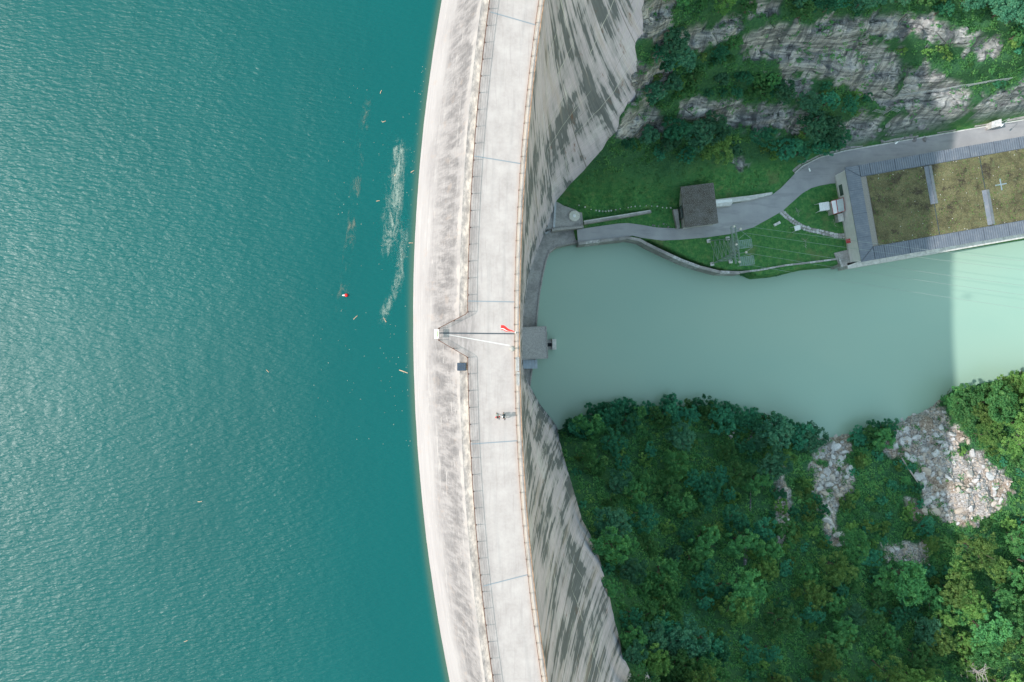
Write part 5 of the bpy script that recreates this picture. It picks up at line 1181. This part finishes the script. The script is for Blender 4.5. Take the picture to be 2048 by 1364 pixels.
for k in range(10):
    bm = bmesh.new(); bmesh.ops.create_icosphere(bm, subdivisions=2, radius=1.0); r2 = random.Random(300 + k)
    planes = [(Vector((r2.gauss(0, 1), r2.gauss(0, 1), r2.gauss(0, 1))).normalized(), r2.uniform(.38, .74)) for _ in range(13)]
    for v in bm.verts:
        for n_, d_ in planes:
            t_ = v.co.dot(n_)
            if t_ > d_: v.co -= n_ * (t_ - d_)
        v.co = Vector((v.co.x * r2.uniform(1.1, 1.12), v.co.y * .85, v.co.z * .75))
    me = bpy.data.meshes.new('boulder'); bm.to_mesh(me); bm.free(); me.materials.append(M['boulder'] if k < 8 else M['boulderd']); bvar.append(me)
def boulders(polys, n, mind, smin, smax, label, group, dark=False):
    P_ = sample(polys, n, mind, (), 60); H_ = ground_hit(P_[:, 0], P_[:, 1])
    for x, y, z in H_:
        s = smin + (smax - smin) * rnd.random() ** 2.2
        o = bpy.data.objects.new('boulder', bvar[rnd.randrange(8, 10) if dark else rnd.randrange(8)]); C.objects.link(o); o.location = (x, y, z + s * .15); o.scale = (s, s * rnd.uniform(.7, 1.2), s * rnd.uniform(.7, 1.1)); o.rotation_euler = (rnd.uniform(-.6, .6), rnd.uniform(-.6, .6), rnd.random() * 6.28)
        sz = 'small' if s < .7 else 'medium sized' if s < 1.05 else 'large'; tag(o, sz + ' ' + label, 'boulder', group + ', ' + sz)
boulders(rubble_polys[0:2], 85, 6.5, .55, 1.8, 'pale angular boulder in the narrow rockfall chute below the pool edge', 'boulders in the narrow chute')
boulders(rubble_polys[2:3], 110, 5, .45, 1.5, 'white angular boulder on the broad rockfall fan by the pool', 'boulders on the broad fan')
boulders(rubble_polys[3:4], 90, 7, .5, 1.7, 'tan or grey boulder on the upper rockfall outcrop', 'boulders on the upper outcrop')
boulders(rubble_polys[4:5], 16, 7, .35, .8, 'pale boulder in the thin stony gully through the bushes', 'boulders in the thin gully')
boulders(rubble_polys[5:8] + [[(1430, 865), (1470, 860), (1475, 885), (1440, 885)]], 22, 7, .35, 1.1, 'scattered pale boulder between trees on the southern slope', 'scattered boulders')
boulders([[(1480, 215), (1640, 240), (1630, 262), (1500, 255)], [(1680, 265), (1760, 250), (1890, 255), (1840, 284), (1690, 298)], [(1262, 130), (1300, 150), (1285, 200), (1240, 262), (1232, 255), (1262, 190)], [(1560, 150), (1625, 165), (1625, 190), (1570, 190)]], 40, 12, .6, 1.7, 'grey rock block lodged on the cliff ledges', 'rock blocks on the cliff', True)
# small rubble
def rubble_stuff(polys, n, smin, smax, name, label, mat):
    P_ = sample(polys, n, 1.2, (), 12); H_ = ground_hit(P_[:, 0], P_[:, 1]); m = MB()
    for x, y, z in H_:
        s = rnd.uniform(smin, smax); c = Vector((x, y, z + s * .2)); a = [Vector((rnd.uniform(-1, 1), rnd.uniform(-1, 1), rnd.uniform(-.6, .8))).normalized() * s * rnd.uniform(.7, 1.2) for _ in range(6)]
        d6 = [Vector((1, 0, 0)), Vector((0, 1, 0)), Vector((-1, 0, 0)), Vector((0, -1, 0)), Vector((0, 0, .8)), Vector((0, 0, -.8))]; rot = Matrix.Rotation(rnd.random() * 6, 3, Vector((rnd.random(), rnd.random(), rnd.random() + .1)).normalized())
        vv = [c + rot @ (d * s * rnd.uniform(.6, 1.3)) for d in d6]
        m.add(vv, [(0, 1, 4), (1, 2, 4), (2, 3, 4), (3, 0, 4), (1, 0, 5), (2, 1, 5), (3, 2, 5), (0, 3, 5)])
    tag(m.build(name, mat), label, None, None, 'stuff')
rubble_stuff(rubble_polys, 1700, .12, .45, 'rock_rubble', 'pale broken rubble between the boulders of the rockfall', M['boulder'])
rubble_stuff([[(1470, 545), (1500, 556), (1490, 560), (1465, 552)], [(1285, 448), (1340, 448), (1355, 456), (1310, 455)], [(1255, 120), (1275, 120), (1268, 200), (1235, 260), (1225, 270), (1250, 210)]], 160, .15, .5, 'rock_rubble', 'grey rubble along the road edge and the dam abutment', M['boulderd'])

# ------------------------------------------------------------------ dead trees, driftwood, cascades
h = ground_hit([1505, 1800, 1925], [180, 915, 1335])
def dead_tree(p, H, lean, seed, label, nb=26):
    r2 = random.Random(seed); p = Vector(p); t = thing('dead_tree', p, label, 'tree'); c = [p + Vector((lean[0] * k / 6 + r2.uniform(-.15, .15), lean[1] * k / 6 + r2.uniform(-.15, .15), -0.5 + H * k / 6)) for k in range(7)]
    MB().tube(c, 0.30, 6, 0.06).build('trunk', M['deadwood'], t)
    for k in range(nb):
        i = r2.randint(2, 5); s = c[i].lerp(c[i + 1], r2.random()); a = r2.random() * 6.28; L = H * r2.uniform(.12, .30); e = s + Vector((math.cos(a) * L, math.sin(a) * L, L * r2.uniform(.1, .6))); mid_ = s.lerp(e, .5) + Vector((0, 0, -.1))
        o = MB().tube([s, mid_, e], 0.075, 4, 0.02).build('branch', M['deadwood'], t); m = MB()
        for _ in range(4):
            q0 = mid_.lerp(e, r2.random()); m.tube([q0, q0 + Vector((r2.uniform(-1, 1), r2.uniform(-1, 1), r2.uniform(0, .8))) * L * .3], 0.03, 3, 0.01)
        w = m.build('twigs', M['deadwood'], o); w['kind'] = 'stuff'
dead_tree(h[0], 8.0, (0.3, 4.2), 5, 'slim white dead tree trunk standing on the cliff', 5)
dead_tree(h[2], 10.0, (-0.5, 2.5), 6, 'bare silver dead tree with spreading branches among sunlit trees')
a, b = h[1], ground_hit([1847], [988])[0]
a, b = Vector(a) + Vector((0, 0, .5)), Vector(b) + Vector((0, 0, .5))
fl = thing('fallen_tree', a, 'long bare grey tree trunk lying across the bushes beside the rockfall', 'tree')
MB().tube([a, a.lerp(b, .5) + Vector((0, 0, .3)), b], 0.26, 6, 0.10).build('stem', M['deadwood'], fl)
m = MB()
for k in range(10): 
    d_ = Vector((rnd.uniform(-1, .3), rnd.uniform(-.5, 1), rnd.uniform(0, .8))); m.tube([a, a + d_ * 1.6], .07, 4, .02)
m.build('root_plate', M['bark'], fl)
# driftwood and a buoy on the lake
for (px, py, L, rz, s) in ((807, 743, 1.25, -0.35, .07), (711, 635, .75, .75, .055), (822, 486, .6, .0, .06), (762, 184, .5, 1.2, .05), (768, 243, .5, .3, .06), (825, 343, .55, .6, .07), (790, 350, .4, .9, .05), (756, 402, .45, .2, .06), (770, 640, .7, 2.1, .05), (400, 1003, .6, .1, .05), (372, 1282, .5, .4, .05), (535, 742, .5, 2.4, .05)):
    p = W(px, py, -ZW); dx, dy = math.cos(rz) * L / 2, math.sin(rz) * L / 2
    o = MB().tube([(-dx, -dy, 0.01), (rnd.uniform(-.03, .03), rnd.uniform(-.03, .03), 0.03), (dx, dy, 0.01)], s, 6, s * .7).build('driftwood', M['wood']); o.location = (p.x, p.y, ZW + 0.02)
    tag(o, 'tan driftwood stick floating on the lake', 'driftwood', 'driftwood on the lake')
p = W(692, 590.5, -ZW); t = thing('buoy', (p.x, p.y, ZW), 'small red and white buoy floating on the lake', 'buoy')
MB().lathe((p.x + .05, p.y, ZW - .05), [(.10, 0), (.22, .08), (.24, .2), (.16, .34), (.06, .40)], 12).build('float', M['red'], t, smooth=True); MB().tube([(p.x - .1, p.y, ZW + .08), (p.x - .48, p.y - .02, ZW + .06)], .13, 8, .07).build('tail', M['white'], t, smooth=True)
m = MB()
for k in range(150):
    y_ = rnd.uniform(120, 900); f_ = rnd.random() ** 2; px = 826 + 0.00015 * (y_ - 640) ** 2 - 12 - 190 * f_; p = W(px, y_, -ZW); s = rnd.uniform(.03, .06); m.lathe((p.x, p.y, ZW + .005), [(s, 0), (s, .02), (s * .5, .035)], 5)
M['fleck'] = simple('floating_fleck', (0.30, 0.33, 0.27), 0.8, 0.4, 2)
tag(m.build('floating_flecks', M['fleck']), 'tiny flecks of debris floating on the lake near the dam', None, None, 'stuff')
# small white cascades on the slope
q = N('cascade_water', 0.35, 0.5); q.col(q.ramp(q.noise(q.pos(), 2.5, 5, .7), [(.46, (.06, .065, .07)), (.56, (.16, .17, .18)), (.66, (.60, .62, .63))])); M['casc'] = q.m
def cascade(pts, wd, label):
    xs = np.interp(np.linspace(0, len(pts) - 1, 14), range(len(pts)), [p[0] for p in pts]); ys2 = np.interp(np.linspace(0, len(pts) - 1, 14), range(len(pts)), [p[1] for p in pts]); V = []
    for off_ in (-1, 0, 1):
        hh_ = ground_hit(xs + off_ * wd + rng.uniform(-1, 1, 14), ys2); hh_[:, 2] += .12 + (.25 if off_ == 0 else 0); V.append(hh_)
    me = np_mesh('cascade', np.concatenate(V), grid_faces(3, 14), M['casc'], True); tag(link(bpy.data.objects.new('cascade', me)), label, None, None, 'structure')
cascade([(1522, 838), (1508, 855), (1500, 875), (1493, 890)], 4.5, 'thin white cascade running down to the pool')
cascade([(1505, 930), (1502, 960), (1500, 1000), (1500, 1022)], 2, 'thin white cascade between the trees')
cascade([(1488, 1070), (1491, 1095), (1490, 1130)], 3.5, 'thin dark cascade lower in the forest')
